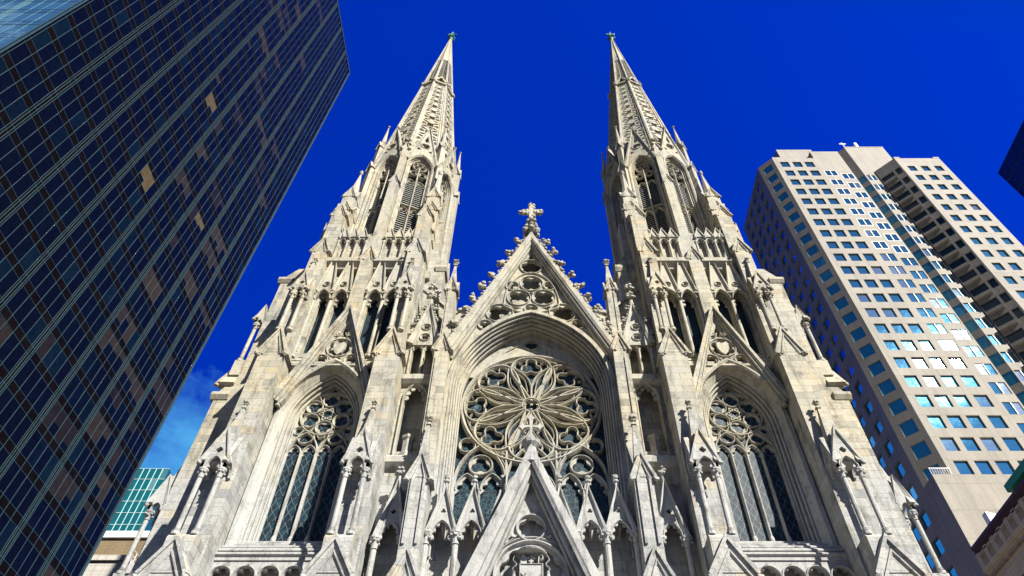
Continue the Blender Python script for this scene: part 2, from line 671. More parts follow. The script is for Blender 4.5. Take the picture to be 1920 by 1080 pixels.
def smooth_path(pts, sub=6):
    out = []
    m = len(pts)
    for i in range(m - 1):
        p0, p1, p2, p3 = pts[max(i - 1, 0)], pts[i], pts[i + 1], pts[min(i + 2, m - 1)]
        for k in range(sub):
            t = k / sub
            out.append(tuple(0.5 * ((2 * p1[j]) + (-p0[j] + p2[j]) * t + (2 * p0[j] - 5 * p1[j] + 4 * p2[j] - p3[j]) * t * t
                                    + (-p0[j] + 3 * p1[j] - 3 * p2[j] + p3[j]) * t ** 3) for j in (0, 1)))
    out.append(pts[-1])
    return out


# ---- Gothic kit
def foil_disc(mb, c, r, lobes, d0, d1, rot=90, w=0.1, a=0.5):
    """ring moulding with a cusped plate inside"""
    mb.ring(c, r, w, d0, d1, 26)
    mb.plate(circle(c, r * 0.99, 26), [foil(c, r * 0.9, lobes, rot, 7, a)], d0 + (d1 - d0) * 0.4, d1)


def light_head(mb, u, half, zs, d0, d1, w=0.1, rise=0.95):
    """arched head of a window light with a cusped (trefoil) plate"""
    c = half * rise
    ap = arch_apex(zs, half, c)
    mb.sweep(arch(u, zs, half, c, n=8), bar(w, d0, d1))
    out = [(u - half, zs - half * 0.35)] + arch(u, zs, half, c, n=8) + [(u + half, zs - half * 0.35)]
    h = half
    tre = [(u + 0.95 * h, zs - .34 * h), (u + .62 * h, zs - .02 * h), (u + .86 * h, zs + .22 * h), (u + .80 * h, zs + .52 * h), (u + .38 * h, zs + .60 * h),
           (u + .42 * h, zs + .9 * h), (u, ap - .22 * h), (u - .42 * h, zs + .9 * h), (u - .38 * h, zs + .60 * h), (u - .80 * h, zs + .52 * h),
           (u - .86 * h, zs + .22 * h), (u - .62 * h, zs - .02 * h), (u - 0.95 * h, zs - .34 * h)]
    dm = d0 + (d1 - d0) * 0.45
    poly = out + tre
    mb.plate(poly, [], dm, d1)
    return ap


def foliage(mb, u, d, z, r, n=5):
    mb.blob(u, d, z, r * 0.75)
    for i in range(n):
        a = 2 * math.pi * i / n + rng.random()
        mb.blob(u + r * 0.75 * math.cos(a), d - r * 0.55 * abs(math.sin(a)) - .02, z + r * 0.75 * math.sin(a), r * 0.5)


def column(mb, u, d, z0, z1, r, n=10):
    """base rolls, shaft, leafy capital, abacus; z1 is the top of the abacus"""
    mb.lathe(u, d, [(r * 1.7, z0), (r * 1.7, z0 + r * 1.3), (r * 1.25, z0 + r * 1.5), (r * 1.45, z0 + r * 1.8), (r * 1.15, z0 + r * 2.1), (r * 1.35, z0 + r * 2.5),
                    (r, z0 + r * 2.8), (r * .97, z1 - r * 4.4), (r * 1.3, z1 - r * 4.2), (r * 1.0, z1 - r * 3.8), (r * 1.25, z1 - r * 2.0), (r * 1.75, z1 - r * .9),
                    (r * 1.9, z1 - r * .8), (r * 1.9, z1)], n)
    for i in range(7):
        a = 2 * math.pi * i / 7
        mb.blob(u + r * 1.5 * math.sin(a), d - r * 1.5 * math.cos(a), z1 - r * (1.5 + .8 * (i % 2)), r * 0.62)


def finial(mb, u, d, z, h):
    mb.lathe(u, d, [(h * .12, z - h * .1), (h * .10, z + h * .25), (h * .22, z + h * .3), (h * .22, z + h * .36), (h * .1, z + h * .42)], 8)
    for i in range(4):
        a = math.pi / 4 + i * math.pi / 2
        mb.blob(u + h * .2 * math.sin(a), d - h * .2 * math.cos(a), z + h * .62, h * .17)
    mb.blob(u, d, z + h * .80, h * .17, (1, 1, 1.3))


def gablet(mb, u0, u1, ze, za, d0, d1, cop=0.13, over=0.10):
    """saddleback head of a buttress: solid from d0 to d1, moulded coping on its front"""
    c = (u0 + u1) / 2
    mb.plate([(u0, ze), (u1, ze), (c, za)], [], d0 + .03, d1)
    sl = (za - ze) / ((u1 - u0) / 2)
    e = over
    path = [(u0 - e, ze - e * sl * .2), (c, za + e * .6), (u1 + e, ze - e * sl * .2)]
    mb.sweep(path, [(-cop * 1.5, d1), (-cop * 1.5, d0 - .0), (-cop * .5, d0 - .03), (-cop * .5, d0 - over), (cop * .5, d0 - over), (cop * .7, d0 + .1), (cop * .5, d1)])
    if za - ze > 1.0:
        mb.sweep(path, [(-cop * 2.7, d1), (-cop * 2.7, d0 + .0), (-cop * 2.2, d0 - over * .5), (-cop * 1.8, d0 - over * .5), (-cop * 1.7, d1)])
    for uu in (u0 - e, u1 + e):
        mb.blob(uu, d0 - over * .3, ze - cop * 1.2, cop * 1.15)


def string(mb, u0, u1, d, z, h, out):
    """moulded string course along a wall face at depth d"""
    mb.prism_u([(d + .05, z), (d - out * .4, z + h * .15), (d - out * .55, z + h * .45), (d - out, z + h * .6), (d - out, z + h * .85), (d + .05, z + h)], u0, u1)


def aedicule(mb, cols, u, d0, d1, z0, zc, za, zt, w, sides=(1,)):
    """two free columns, a traceried gablet on the front (and on the given sides), a pyramid and finial"""
    r = 0.115
    for k in (-1, 1):
        build_column(cols, u + k * (w / 2 - .14), d0 + .16, z0, zc, r)
    zeave = zc + .42
    # front gablet with pierced head
    h = w / 2
    hole = foil((u, zc + .98), .17, 4)
    ar = arch(u, zc + .02, h - .18, (h - .18) * .8, n=7)
    outer = [(u - h, zc)] + [ar[0]] + ar[1:-1] + [ar[-1]] + [(u + h, zc), (u + h, zeave), (u, za), (u - h, zeave)]
    mb.plate(outer, [hole], d0, d0 + .16)
    mb.sweep([(u - h - .1, zeave - .12), (u, za + .05), (u + h + .1, zeave - .12)], [(-.16, d0 + .2), (-.16, d0 - .02), (-.05, d0 - .1), (.07, d0 - .1), (.09, d0 + .2)])
    mb.sweep(ar, bar(.09, d0 - .04, d0 + .12))
    for k in (-1, 1):
        mb.blob(u + k * (h + .1), d0 - .05, zeave - .2, .13)
        mb.plate(foil((u + k * (h - .28), zc + .12), .12, 3), [], d0 + .04, d0 + .14)
    # side gablets
    dep = d1 - d0
    for k in sides:
        uu = u + k * h
        T0 = mb.T
        mb.T = T0 @ Matrix.Translation((uu, d0 + dep / 2, 0)) @ Matrix.Rotation(k * math.pi / 2, 4, 'Z')
        hh = dep / 2
        a2 = arch(0, zc + .02, max(hh - .12, .1), max(hh - .12, .1) * .8, n=6)
        mb.plate([(-hh, zc)] + a2 + [(hh, zc), (hh, zeave), (0, za - .25), (-hh, zeave)], [], 0, .12)
        mb.sweep([(-hh - .06, zeave - .1), (0, za - .2), (hh + .06, zeave - .1)], [(-.12, .15), (-.12, -.02), (.05, -.08), (.07, .15)])
        mb.T = T0
    # pyramid behind the gablets
    ph = w * .40
    dc = d0 + .16 + ph
    mb.pyramid(u, dc, zeave, zt - .55, ph, 4, .06)
    mb.box(u - .12, u + .12, dc - .12, dc + .12, zt - .62, zt - .52)
    finial(mb, u, dc, zt - .5, .52)

# ------------------------------------------------------------------ ground
g = MB()
g.add([(-2500, -2500, 0), (2500, -2500, 0), (2500, 2500, 0), (-2500, 2500, 0)], [(0, 1, 2, 3)])
structure(g.build('ground', 'earth'))
g = MB()
g.add([(-400, -6, .004), (400, -6, .004), (400, 12, .004), (-400, 12, .004)], [(0, 1, 2, 3)])
structure(g.build('road', 'asphalt'))
g = MB()
for x in (-3.0, 3.0):
    for k in range(-40, 40):
        g.add([(k * 9, 3 + x - .07, .008), (k * 9 + 3, 3 + x - .07, .008), (k * 9 + 3, 3 + x + .07, .008), (k * 9, 3 + x + .07, .008)], [(0, 1, 2, 3)])
structure(g.build('lane_markings', 'white'))
g = MB()
g.box(-32, 32, 12, 130, 0.0, 0.14)
g.box(-32, 32, -11, -6, 0.0, 0.14)
structure(g.build('pavement', 'paving'))

# ------------------------------------------------------------------ cathedral
AX = 11.3          # tower axis, metres from the middle of the front
TD = 33.4          # depth of the tower axis
cath = thing('cathedral', 'pale marble Gothic cathedral with twin openwork spires and a rose window', 'cathedral', (0, 33, 0))


class Cols:
    """stands in for a mesh: every column drawn through it becomes an object of its own"""

    def __init__(s, T, parent, name):
        s.T, s.parent, s.name = T, parent, name


def build_column(cs, u, d, z0, z1, r):
    m = MB(cs.T)
    column(m, u, d, z0, z1, r)
    return m.build(cs.name, 'carved', cs.parent)


def buttress_front(T, u, w1, wall, parent, sides, label=None):
    """one stepped front buttress of a tower: gablet, aedicule, shaft, gablet, aedicule, shaft, gablet"""
    mb, co = MB(T), Cols(T, parent, 'colonnette')
    # stage A
    a = w1 / 2 + .12
    mb.box(u - a, u + a, 25.75, wall, 0, 15.55)
    gablet(mb, u - a, u + a, 15.5, 17.0, 25.72, 26.6, .15, .12)
    b = .60
    mb.prism_u([(25.98, 15.5), (25.98, 17.25), (26.10, 17.42), (27.1, 17.42), (27.1, 15.5)], u - b, u + b)
    # stage B shaft with weathered back
    c = .70
    mb.box(u - c, u + c, 27.0, wall, 15.5, 29.2)
    aedicule(mb, co, u, 26.02, 27.0, 17.42, 20.75, 22.95, 25.35, 1.12, sides)
    gablet(mb, u - c, u + c, 29.25, 31.15, 26.98, 28.2, .15, .1)
    for k in (-1, 1):
        string(mb, u + k * c - (.0 if k < 0 else .1), u + k * c + (.1 if k < 0 else .0), 26.98, 28.9, .3, .1)
    # stage C
    d = .52
    mb.box(u - d, u + d, 27.8, wall, 29.2, 40.1)
    aedicule(mb, co, u, 27.12, 27.8, 31.3, 34.7, 36.7, 39.0, .92, sides)
    gablet(mb, u - d, u + d, 40.05, 41.5, 27.78, 29.0, .14, .1)
    # stage D: paired gablets above the cornice, carried back to the corner pinnacle
    mb.box(u - .52, u + .52, 28.35, wall + .4, 40.0, 45.4)
    gablet(mb, u - .52, u + .50, 45.4, 46.7, 28.33, 29.4, .10, .08)
    mb.box(u - .66, u + .66, 28.8, wall + 1.1, 40.0, 44.0)
    gablet(mb, u - .66, u + .66, 43.9, 45.0, 28.78, 29.8, .10, .08)
    o = mb.build('buttress', 'ashlar', parent)
    return o


def corner_pinnacle(T, u, d, parent):
    mb = MB(T)
    mb.box(u - .62, u + .62, d - .62, d + .62, 43.0, 48.0)
    mb.box(u - .50, u + .50, d - .50, d + .50, 48.0, 49.9)
    for k in range(4):
        mb.T = T @ Matrix.Translation((u, d, 0)) @ Matrix.Rotation(k * math.pi / 2, 4, 'Z')
        gablet(mb, -.45, .45, 49.3, 50.6, -.56, -.1, .09, .06)
        gablet(mb, -.55, .55, 47.1, 48.3, -.68, -.1, .09, .06)
        mb.blob(.5, -.5, 49.2, .13)
    mb.T = T
    mb.pyramid(u, d, 49.6, 53.7, .46, 8, .05)
    mb.lathe(u, d, [(.06, 53.6), (.16, 53.75), (.16, 53.9), (.07, 54.0)], 8)
    mb.blob(u, d, 54.1, .15)
    mb.build('corner_pinnacle', 'carved', parent)


def big_window(T, parent):
    """the four-light west window of a tower stage with its deep reveals and gable"""
    c0 = 2.15
    fr = MB(T)
    fr.sweep(arch(0, 25.6, 2.0, c0, 18.2, 14), [(.0, 29.3), (.0, 28.72), (.28, 28.34), (.5, 28.34), (.5, 29.3)])
    for (h, d0, w) in ((1.93, 28.78, .10), (1.80, 28.98, .12), (1.68, 29.2, .12)):
        p = arch(0, 25.6, h, c0, 18.2, 14)
        fr.sweep(p, rect(-.01, w, d0, d0 + .4))
        rr = .055
        fr.sweep(p, [(-.02 + rr * math.cos(a), d0 + rr * math.sin(a)) for a in [i * math.pi / 3 for i in range(6)]])
    fr.build('window_arch', 'carved', parent)
    # tracery
    TWN = T @ Matrix.Translation((0, .35, .25))
    tr = MB(TWN)
    d0, d1 = 28.93, 29.2
    hw = 1.60
    Z0 = 18.7
    tr.sweep(arch(0, 25.6, hw, c0, Z0, 14), bar(.16, d0, d1))
    pit = hw * 2 / 4
    for k in (-1, 0, 1):
        tr.sweep([(k * pit, Z0), (k * pit, 23.75)], bar(.17 if k == 0 else .14, d0 - .03, d1))
        tr.lathe(k * pit, d0 + .04, [(.12, Z0), (.12, Z0 + .15), (.07, Z0 + .3)], 8)
    for k in (-1.5, -.5, .5, 1.5):
        light_head(tr, k * pit, pit / 2 - .02, 23.72, d0 + .02, d1, .10, .75)
    for k in (-1, 1):
        tr.sweep(arch(k * pit, 23.75, pit, pit * 1.0, n=10), bar(.10, d0, d1))
        foil_disc(tr, (k * pit, 24.86), .43, 4, d0 + .02, d1, 45, .09)
        foil_disc(tr, (k * 1.32, 25.28), .26, 4, d0 + .04, d1, 45, .08)
        tr.plate([(k * 1.62, 25.9), (k * 1.62, 24.6), (k * 1.2, 24.75), (k * 1.0, 25.2), (k * 1.3, 25.62)], [foil((k * 1.32, 25.28), .2, 4, 45)], d0 + .12, d1 - .02)
    foil_disc(tr, (0, 24.98), .2, 3, d0 + .04, d1, -90, .07)
    tr.ring((0, 26.47), 1.47, .13, d0, d1, 40)
    for k in range(6):
        a = R(90 + 60 * k)
        foil_disc(tr, (.96 * math.cos(a), 26.47 + .96 * math.sin(a)), .45, 3 if k % 2 else 4, d0 + .02, d1, math.degrees(a), .085)
        b = R(60 + 60 * k)
        tr.plate(foil((.34 * math.cos(b), 26.47 + .34 * math.sin(b)), .15, 3, math.degrees(b)), [foil((.34 * math.cos(b), 26.47 + .34 * math.sin(b)), .09, 3, math.degrees(b))], d0 + .06, d1)
        tr.sweep([(1.02 * math.cos(b), 26.47 + 1.02 * math.sin(b)), (1.4 * math.cos(b), 26.47 + 1.4 * math.sin(b))], bar(.08, d0 + .05, d1))
    foil_disc(tr, (0, 28.22), .22, 3, d0 + .05, d1, 90, .07)
    tr.plate(arch(0, 25.6, hw, c0, 24.9, 12) + list(reversed([(hw * .999 * math.cos(math.pi * i / 16) * -1, 26.3 + 1.62 * math.sin(math.pi * i / 16)) for i in range(17)])),
             [foil((0, 28.22), .17, 3)], d0 + .1, d1 - .01)
    tr.build('window_tracery', 'carved', parent)
    gl = MB(TWN)
    gl.plate(arch(0, 25.6, hw + .05, c0, Z0 - .1, 14), [], 29.14, 29.17)
    gl.build('window_glass', 'lattice', parent)
    # stepped sill and the band beneath
    si = MB(T)
    for i, (z0, z1, d) in enumerate(((18.5, 18.75, 28.75), (18.27, 18.5, 28.50), (18.02, 18.27, 28.28), (17.76, 18.02, 28.08), (17.52, 17.76, 27.96))):
        si.prism_u([(d + .10, z0), (d, z0 + .07), (d, z0 + .14), (d + .14, z1), (29.7, z1), (29.7, z0)], -2.62, 2.62)
    si.box(-2.62, 2.62, 28.06, 29.3, 17.36, 17.52)
    si.build('window_sill', 'carved', parent)
    ar = MB(T @ Matrix.Translation((0, 0, .38)))
    holes = []
    n = 5
    for i in range(n):
        uu = -2.62 + 5.24 * (i + .5) / n
        p = [(uu + .38, 15.2), (uu + .38, 16.05), (uu + .26, 16.12), (uu + .42, 16.3), (uu + .36, 16.56), (uu + .16, 16.55), (uu + .12, 16.78), (uu, 16.84),
             (uu - .12, 16.78), (uu - .16, 16.55), (uu - .36, 16.56), (uu - .42, 16.3), (uu - .26, 16.12), (uu - .38, 16.05), (uu - .38, 15.2)]
        holes.append(p)
        ar.sweep(arch(uu, 16.2, .5, .02, n=8), bar(.1, 28.0, 28.2))
    ar.plate([(-2.62, 15.0), (2.62, 15.0), (2.62, 17.0), (-2.62, 17.0)], holes, 28.12, 28.4)
    ar.box(-2.62, 2.62, 28.62, 29.3, 14.9, 17.0)
    ar.build('arcade_panel', 'carved', parent)
    # the traceried gable over the window
    ga = MB(T)
    sl = 2.85
    za = 34.15
    ub = 2.58
    hood = arch(0, 25.6, 2.42, 2.15, n=16)
    hood_in = [p for p in hood if p[1] > 26.75]
    outer = [(-ub, za - sl * ub)] + [(0, za)] + [(ub, za - sl * ub)] + list(reversed(hood_in))
    holes = [foil((0, 30.72), .70, 6, 90, 6, .58), foil((-.88, 29.72), .36, 4, 45, 6), foil((.88, 29.72), .36, 4, 45, 6),
             [(0, 32.75), (-.33, 31.75), (0, 31.62), (.33, 31.75)],
             [(-.30, 29.82), (0, 29.62), (.30, 29.82), (0, 29.98)],
             [(-1.38, 29.35), (-1.92, 27.75), (-1.62, 28.45)], [(1.38, 29.35), (1.62, 28.45), (1.92, 27.75)]]
    ga.plate(outer, holes, 28.14, 28.42)
    for dn, w, d0 in ((0.0, .30, 27.72), (-.27, .18, 27.86), (-.45, .1, 28.0)):
        ga.sweep([(-ub - .1, za - sl * (ub + .1)), (0, za), (ub + .1, za - sl * (ub + .1))], [(dn - w / 2, 28.42), (dn - w / 2, d0 + .06), (dn - w * .2, d0), (dn + w / 2, d0), (dn + w / 2, 28.5 if dn else 29.0)])
    ga.sweep([p for p in hood if p[1] > 26.2], [(-.12, 28.4), (-.12, 28.06), (0, 27.98), (.12, 28.02), (.14, 28.2)])
    ga.ring((0, 30.72), .75, .12, 28.06, 28.4, 30)
    for k in (-1, 1):
        ga.ring((k * .88, 29.72), .41, .10, 28.06, 28.4, 24)
        ga.sweep(smooth_path([(k * .2, 29.55), (k * .55, 30.1), (k * .62, 30.35)]), bar(.09, 28.08, 28.4))
        ga.sweep(smooth_path([(k * .62, 31.2), (k * .3, 31.55), (k * .1, 32.0)]), bar(.09, 28.08, 28.4))
        foliage(ga, k * .3, 28.1, 31.75, .13, 4)
    ga.build('window_gable', 'ashlar', parent)
    sh = MB(T)
    P = [(-.36, 31.0), (-.2, 31.12), (0, 31.02), (.2, 31.12), (.36, 31.0), (.34, 30.6), (.2, 30.28), (0, 30.08), (-.2, 30.28), (-.34, 30.6)]
    sh.plate(P, [], 28.02, 28.2)
    sh.build('shield', 'carved', parent)
    bk = MB(T)
    bk.plate([(-2.6, 24.0), (-2.6, 29.2), (2.6, 29.2), (2.6, 24.0)] + list(reversed(arch(0, 25.6, 2.36, 2.15, 24.0, 14)[1:-1])), [], 28.62, 28.9)
    bk.build('wall_panel', 'ashlar', parent)


def lancet_stage(T, parent):
    wl = MB(T)
    gl = MB(T)
    co = Cols(T, parent, 'lancet_shaft')
    gb = MB(T)
    # sill string with three weathered steps
    for (z0, z1, d) in ((30.45, 31.0, 28.75), (29.95, 30.45, 28.5), (29.45, 29.95, 28.25), (29.1, 29.45, 28.05)):
        wl.prism_u([(d + .14, z0), (d, z0 + .12), (d, z0 + .25), (d + .22, z1), (29.3, z1), (29.3, z0)], -2.85, 2.85)
    holes = []
    C = (-2.24, -1.09, 1.09, 2.24)
    for u in C:
        h = .41
        holes.append(arch(u, 35.45, h, h * 1.2, 31.05, 9))
    wl.plate([(-2.9, 30.6), (2.9, 30.6), (2.9, 43.6), (-2.9, 43.6)], holes, 28.9, 29.3)
    for u in C:
        h = .41
        ap = arch_apex(35.45, h, h * 1.2)
        for q, dd in ((.40, 28.78), (.48, 28.66), (.56, 28.5)):
            wl.sweep(arch(u, 35.45, q - .02, q * 1.1, 31.0, 9), rect(-.0, .09, dd, 28.95))
        # cusps
        z = 35.45
        for k in (-1, 1):
            for (a, b, r) in ((.30, -.1, .13), (.27, .32, .13), (.12, .62, .10)):
                wl.plate(circle((u + k * (a + .02), z + b), r, 8), [], 28.72, 28.92)
        gl.plate(arch(u, 35.45, h + .02, h * 1.2, 31.0, 9), [], 29.12, 29.15)
        # tall steep gable
        za, ze, hh = 40.2, 36.3, .575
        a2 = arch(u, 35.5, .50, .55, n=8)
        outer = [(u - hh, 36.0)] + [(u - hh, ze), (u, za), (u + hh, ze), (u + hh, 36.0)] + list(reversed([p for p in a2 if p[1] > 35.95]))
        gb.plate(outer, [foil((u, 36.98), .15, 3)], 28.36, 28.56)
        sl = (za - ze) / hh
        gb.sweep([(u - hh - .02, ze - .1), (u, za + .1), (u + hh + .02, ze - .1)], [(-.14, 28.6), (-.14, 28.3), (-.05, 28.2), (.05, 28.18), (.07, 28.5)])
        gb.sweep(a2, bar(.1, 28.25, 28.5))
        gb.ring((u, 36.98), .21, .07, 28.28, 28.5, 14)
        gb.box(u - .05, u + .05, 28.2, 28.9, za - .7, za + .1)
    for u in (-2.80, -1.665, -.52, .52, 1.665, 2.80):
        build_column(co, u, 28.5, 30.3, 36.2, .115)
        foliage(gb, u, 28.36, 36.1, .2, 5)
    wl.build('lancet_wall', 'ashlar', parent)
    gl.build('lancet_glass', 'lattice_dim', parent)
    gb.build('lancet_gable', 'carved', parent)
    # middle buttress between the pairs
    mb = MB(T)
    mb.box(-.44, .44, 28.2, 29.3, 32.5, 39.75)
    gablet(mb, -.44, .44, 39.7, 41.05, 28.18, 29.3, .13, .1)
    mb.build('middle_buttress', 'ashlar', parent)
    # cornice and blind arcade with gablets
    cn = MB(T)
    for (a, b) in ((-2.85, -.45), (.45, 2.85)):
        cn.prism_u([(28.9, 38.7), (28.5, 38.85), (28.42, 39.1), (28.12, 39.3), (28.1, 39.65), (28.3, 39.9), (28.9, 39.95)], a, b)
    cn.build('cornice', 'carved', parent)
    ba = MB(T)
    holes = []
    for u in [k * (.98 + .685 * i) for k in (-1, 1) for i in range(3)] + [-2.72, 2.72]:
        hw = .24 if abs(u) < 2.6 else .20
        uu = u
        holes.append(arch(uu, 42.1, hw, hw * .8, 40.2, 7))
        za, ze, hh = 43.75, 42.75, .335
        gablet(ba, uu - hh + .04, uu + hh - .04, ze, za, 28.5, 28.75, .08, .06)
        ba.sweep(arch(uu, 42.1, hw + .03, hw * .8, n=7), bar(.07, 28.52, 28.75))
        for k in (-1, 1):
            ba.blob(uu + k * .30, 28.55, 42.6, .1)
            ba.blob(uu + k * .18, 28.62, 42.12, .07)
    ba.plate([(-2.97, 39.9), (2.97, 39.9), (2.97, 42.95), (-2.97, 42.95)], holes, 28.62, 28.88)
    for u in (.64, 1.32, 2.01, 2.64):
        for k in (-1, 1):
            ba.lathe(k * u, 28.6, [(.085, 40.0), (.06, 40.2), (.06, 42.0), (.1, 42.15), (.1, 42.3)], 8)
    ba.build('blind_arcade', 'carved', parent)


def lantern(T, parent):
    """octagonal belfry, angles to the front, gabled louvred windows on its faces"""
    Rc = 4.1
    ap = Rc * math.cos(R(22.5))
    hw = Rc * math.sin(R(22.5))
    core = MB(T)
    core.lathe(0, TD, [(Rc - .95, 43.0), (Rc - .95, 58.0), (Rc - 1.1, 60)], 8)
    core.build('lantern_core', 'dark', parent)
    for f in range(8):
        phi = 22.5 + 45 * f
        if 100 < phi < 260:
            tracery = False
        else:
            tracery = True
        TF = T @ Matrix.Translation((0, TD, 0)) @ Matrix.Rotation(R(phi), 4, 'Z') @ Matrix.Translation((0, -ap, 0))
        w = MB(TF)
        oh, oc, zs = 1.02, 1.15, 55.4
        hole = arch(0, zs, oh, oc, 44.6, 12)
        w.plate([(-hw, 43.0), (hw, 43.0), (hw, 58.0), (-hw, 58.0)], [hole], 0, .3)
        # window gable
        za, ze, gh = 62.5, 56.2, 1.42
        hood = [p for p in arch(0, zs, oh + .12, oc, n=12) if p[1] > 56.0]
        w.plate([(-gh, 55.9), (-gh, ze), (0, za), (gh, ze), (gh, 55.9)] + list(reversed(hood)),
                [foil((0, 59.0), .38, 4, 45), foil((-.55, 58.2), .2, 3, 120), foil((.55, 58.2), .2, 3, 60), [(0, 61.1), (-.22, 60.0), (0, 59.75), (.22, 60.0)]], -.22, -.02)
        w.sweep([(-gh - .05, ze - .2), (0, za + .1), (gh + .05, ze - .2)], [(-.22, .02), (-.22, -.26), (-.1, -.36), (.08, -.36), (.1, .1)])
        w.sweep(arch(0, zs, oh + .1, oc, 44.6, 12), [(-.1, .1), (-.1, -.1), (0, -.2), (.1, -.2), (.12, .05)])
        w.sweep(arch(0, zs, oh - .06, oc, 44.6, 12), rect(-.02, .14, .08, .4))
        w.sweep(arch(0, zs, oh - .18, oc, 44.6, 12), rect(-.02, .14, .22, .5))
        w.ring((0, 59.0), .42, .08, -.28, -.02, 20)
        w.box(-hw, hw, -.12, .3, 44.3, 44.62)
        foliage(w, 0, -.2, za + .2, .2, 4)
        w.build('lantern_wall', 'ashlar', parent)
        if not tracery:
            continue
        t = MB(TF)
        t.sweep([(0, 44.6), (0, 55.6)], bar(.16, .26, .55))
        for k in (-1, 1):
            u = k * .42
            for (zz) in (48.6, 53.0):
                light_head(t, u, .36, zz, .3, .52, .08, .6)
            foil_disc(t, (u, 54.75), .36, 3, .3, .52, 90, .08)
            t.sweep([(k * .84, 44.6), (k * .84, 55.4)], bar(.1, .3, .55))
        t.sweep([(-.9, 49.45), (.9, 49.45)], bar(.12, .26, .5))
        for k in range(3):
            a = R(90 + 120 * k)
            foil_disc(t, (.32 * math.cos(a), 55.95 + .32 * math.sin(a)), .28, 3, .3, .52, math.degrees(a), .07)
        t.ring((0, 55.95), .64, .09, .28, .52, 26)
        t.build('louvre_tracery', 'carved', parent)
        for k, za_, zb_ in ((-1, 44.75, 48.75), (1, 44.75, 48.75), (-1, 49.55, 53.3), (1, 49.55, 53.3)):
            lv, le = MB(TF), MB(TF)
            z = za_
            while z < zb_:
                if True:
                    uu = k * .42
                    lv.add([(uu - .36, .50, z), (uu + .36, .50, z), (uu + .36, .92, z + .24), (uu - .36, .92, z + .24),
                            (uu - .36, .50, z + .075), (uu + .36, .50, z + .075), (uu + .36, .92, z + .315), (uu - .36, .92, z + .315)],
                           [(0, 1, 2, 3), (7, 6, 5, 4), (0, 4, 5, 1), (1, 5, 6, 2), (2, 6, 7, 3), (3, 7, 4, 0)])
                le.box(uu - .36, uu + .36, .485, .50, z + .0, z + .05)
                z += .285
            lv.build('louvre', 'louvre', parent)
            le.build('louvre_edge', 'slat', parent)
    # angle shafts with pinnacles
    for f in range(8):
        a = 45 * f
        TF = T @ Matrix.Translation((0, TD, 0)) @ Matrix.Rotation(R(a), 4, 'Z') @ Matrix.Translation((0, -Rc, 0))
        p = MB(TF)
        if a == 0:
            p.box(-.36, .36, -.62, .5, 41.0, 51.0)
            gablet(p, -.36, .36, 51.0, 52.1, -.64, .2, .09, .07)
            p.box(-.28, .28, -.28, .5, 51.0, 57.6)
            gablet(p, -.28, .28, 57.4, 58.4, -.3, .3, .09, .07)
            for k in (-1, 1):
                for zz in (57.3, 58.2, 59.0):
                    p.blob(k * (.35 - (zz - 57.3) * .1), -.3, zz, .2)
            foliage(p, 0, -.2, 59.0, .22, 5)
        else:
            p.box(-.34, .34, -.42, .5, 43.0, 56.0)
            gablet(p, -.34, .34, 55.8, 57.0, -.44, .3, .09, .07)
            p.box(-.27, .27, -.27, .35, 56.0, 60.4)
            for k in range(4):
                T0 = p.T
                p.T = TF @ Matrix.Translation((0, .04, 0)) @ Matrix.Rotation(k * math.pi / 2, 4, 'Z')
                gablet(p, -.25, .25, 60.0, 61.1, -.34, 0, .07, .06)
                p.T = T0
            p.pyramid(0, .04, 60.4, 64.5, .27, 8, .04)
            p.blob(0, .04, 64.7, .14)
            p.blob(.0, .04, 62.5, .12)
        p.build('angle_pinnacle', 'carved', parent)


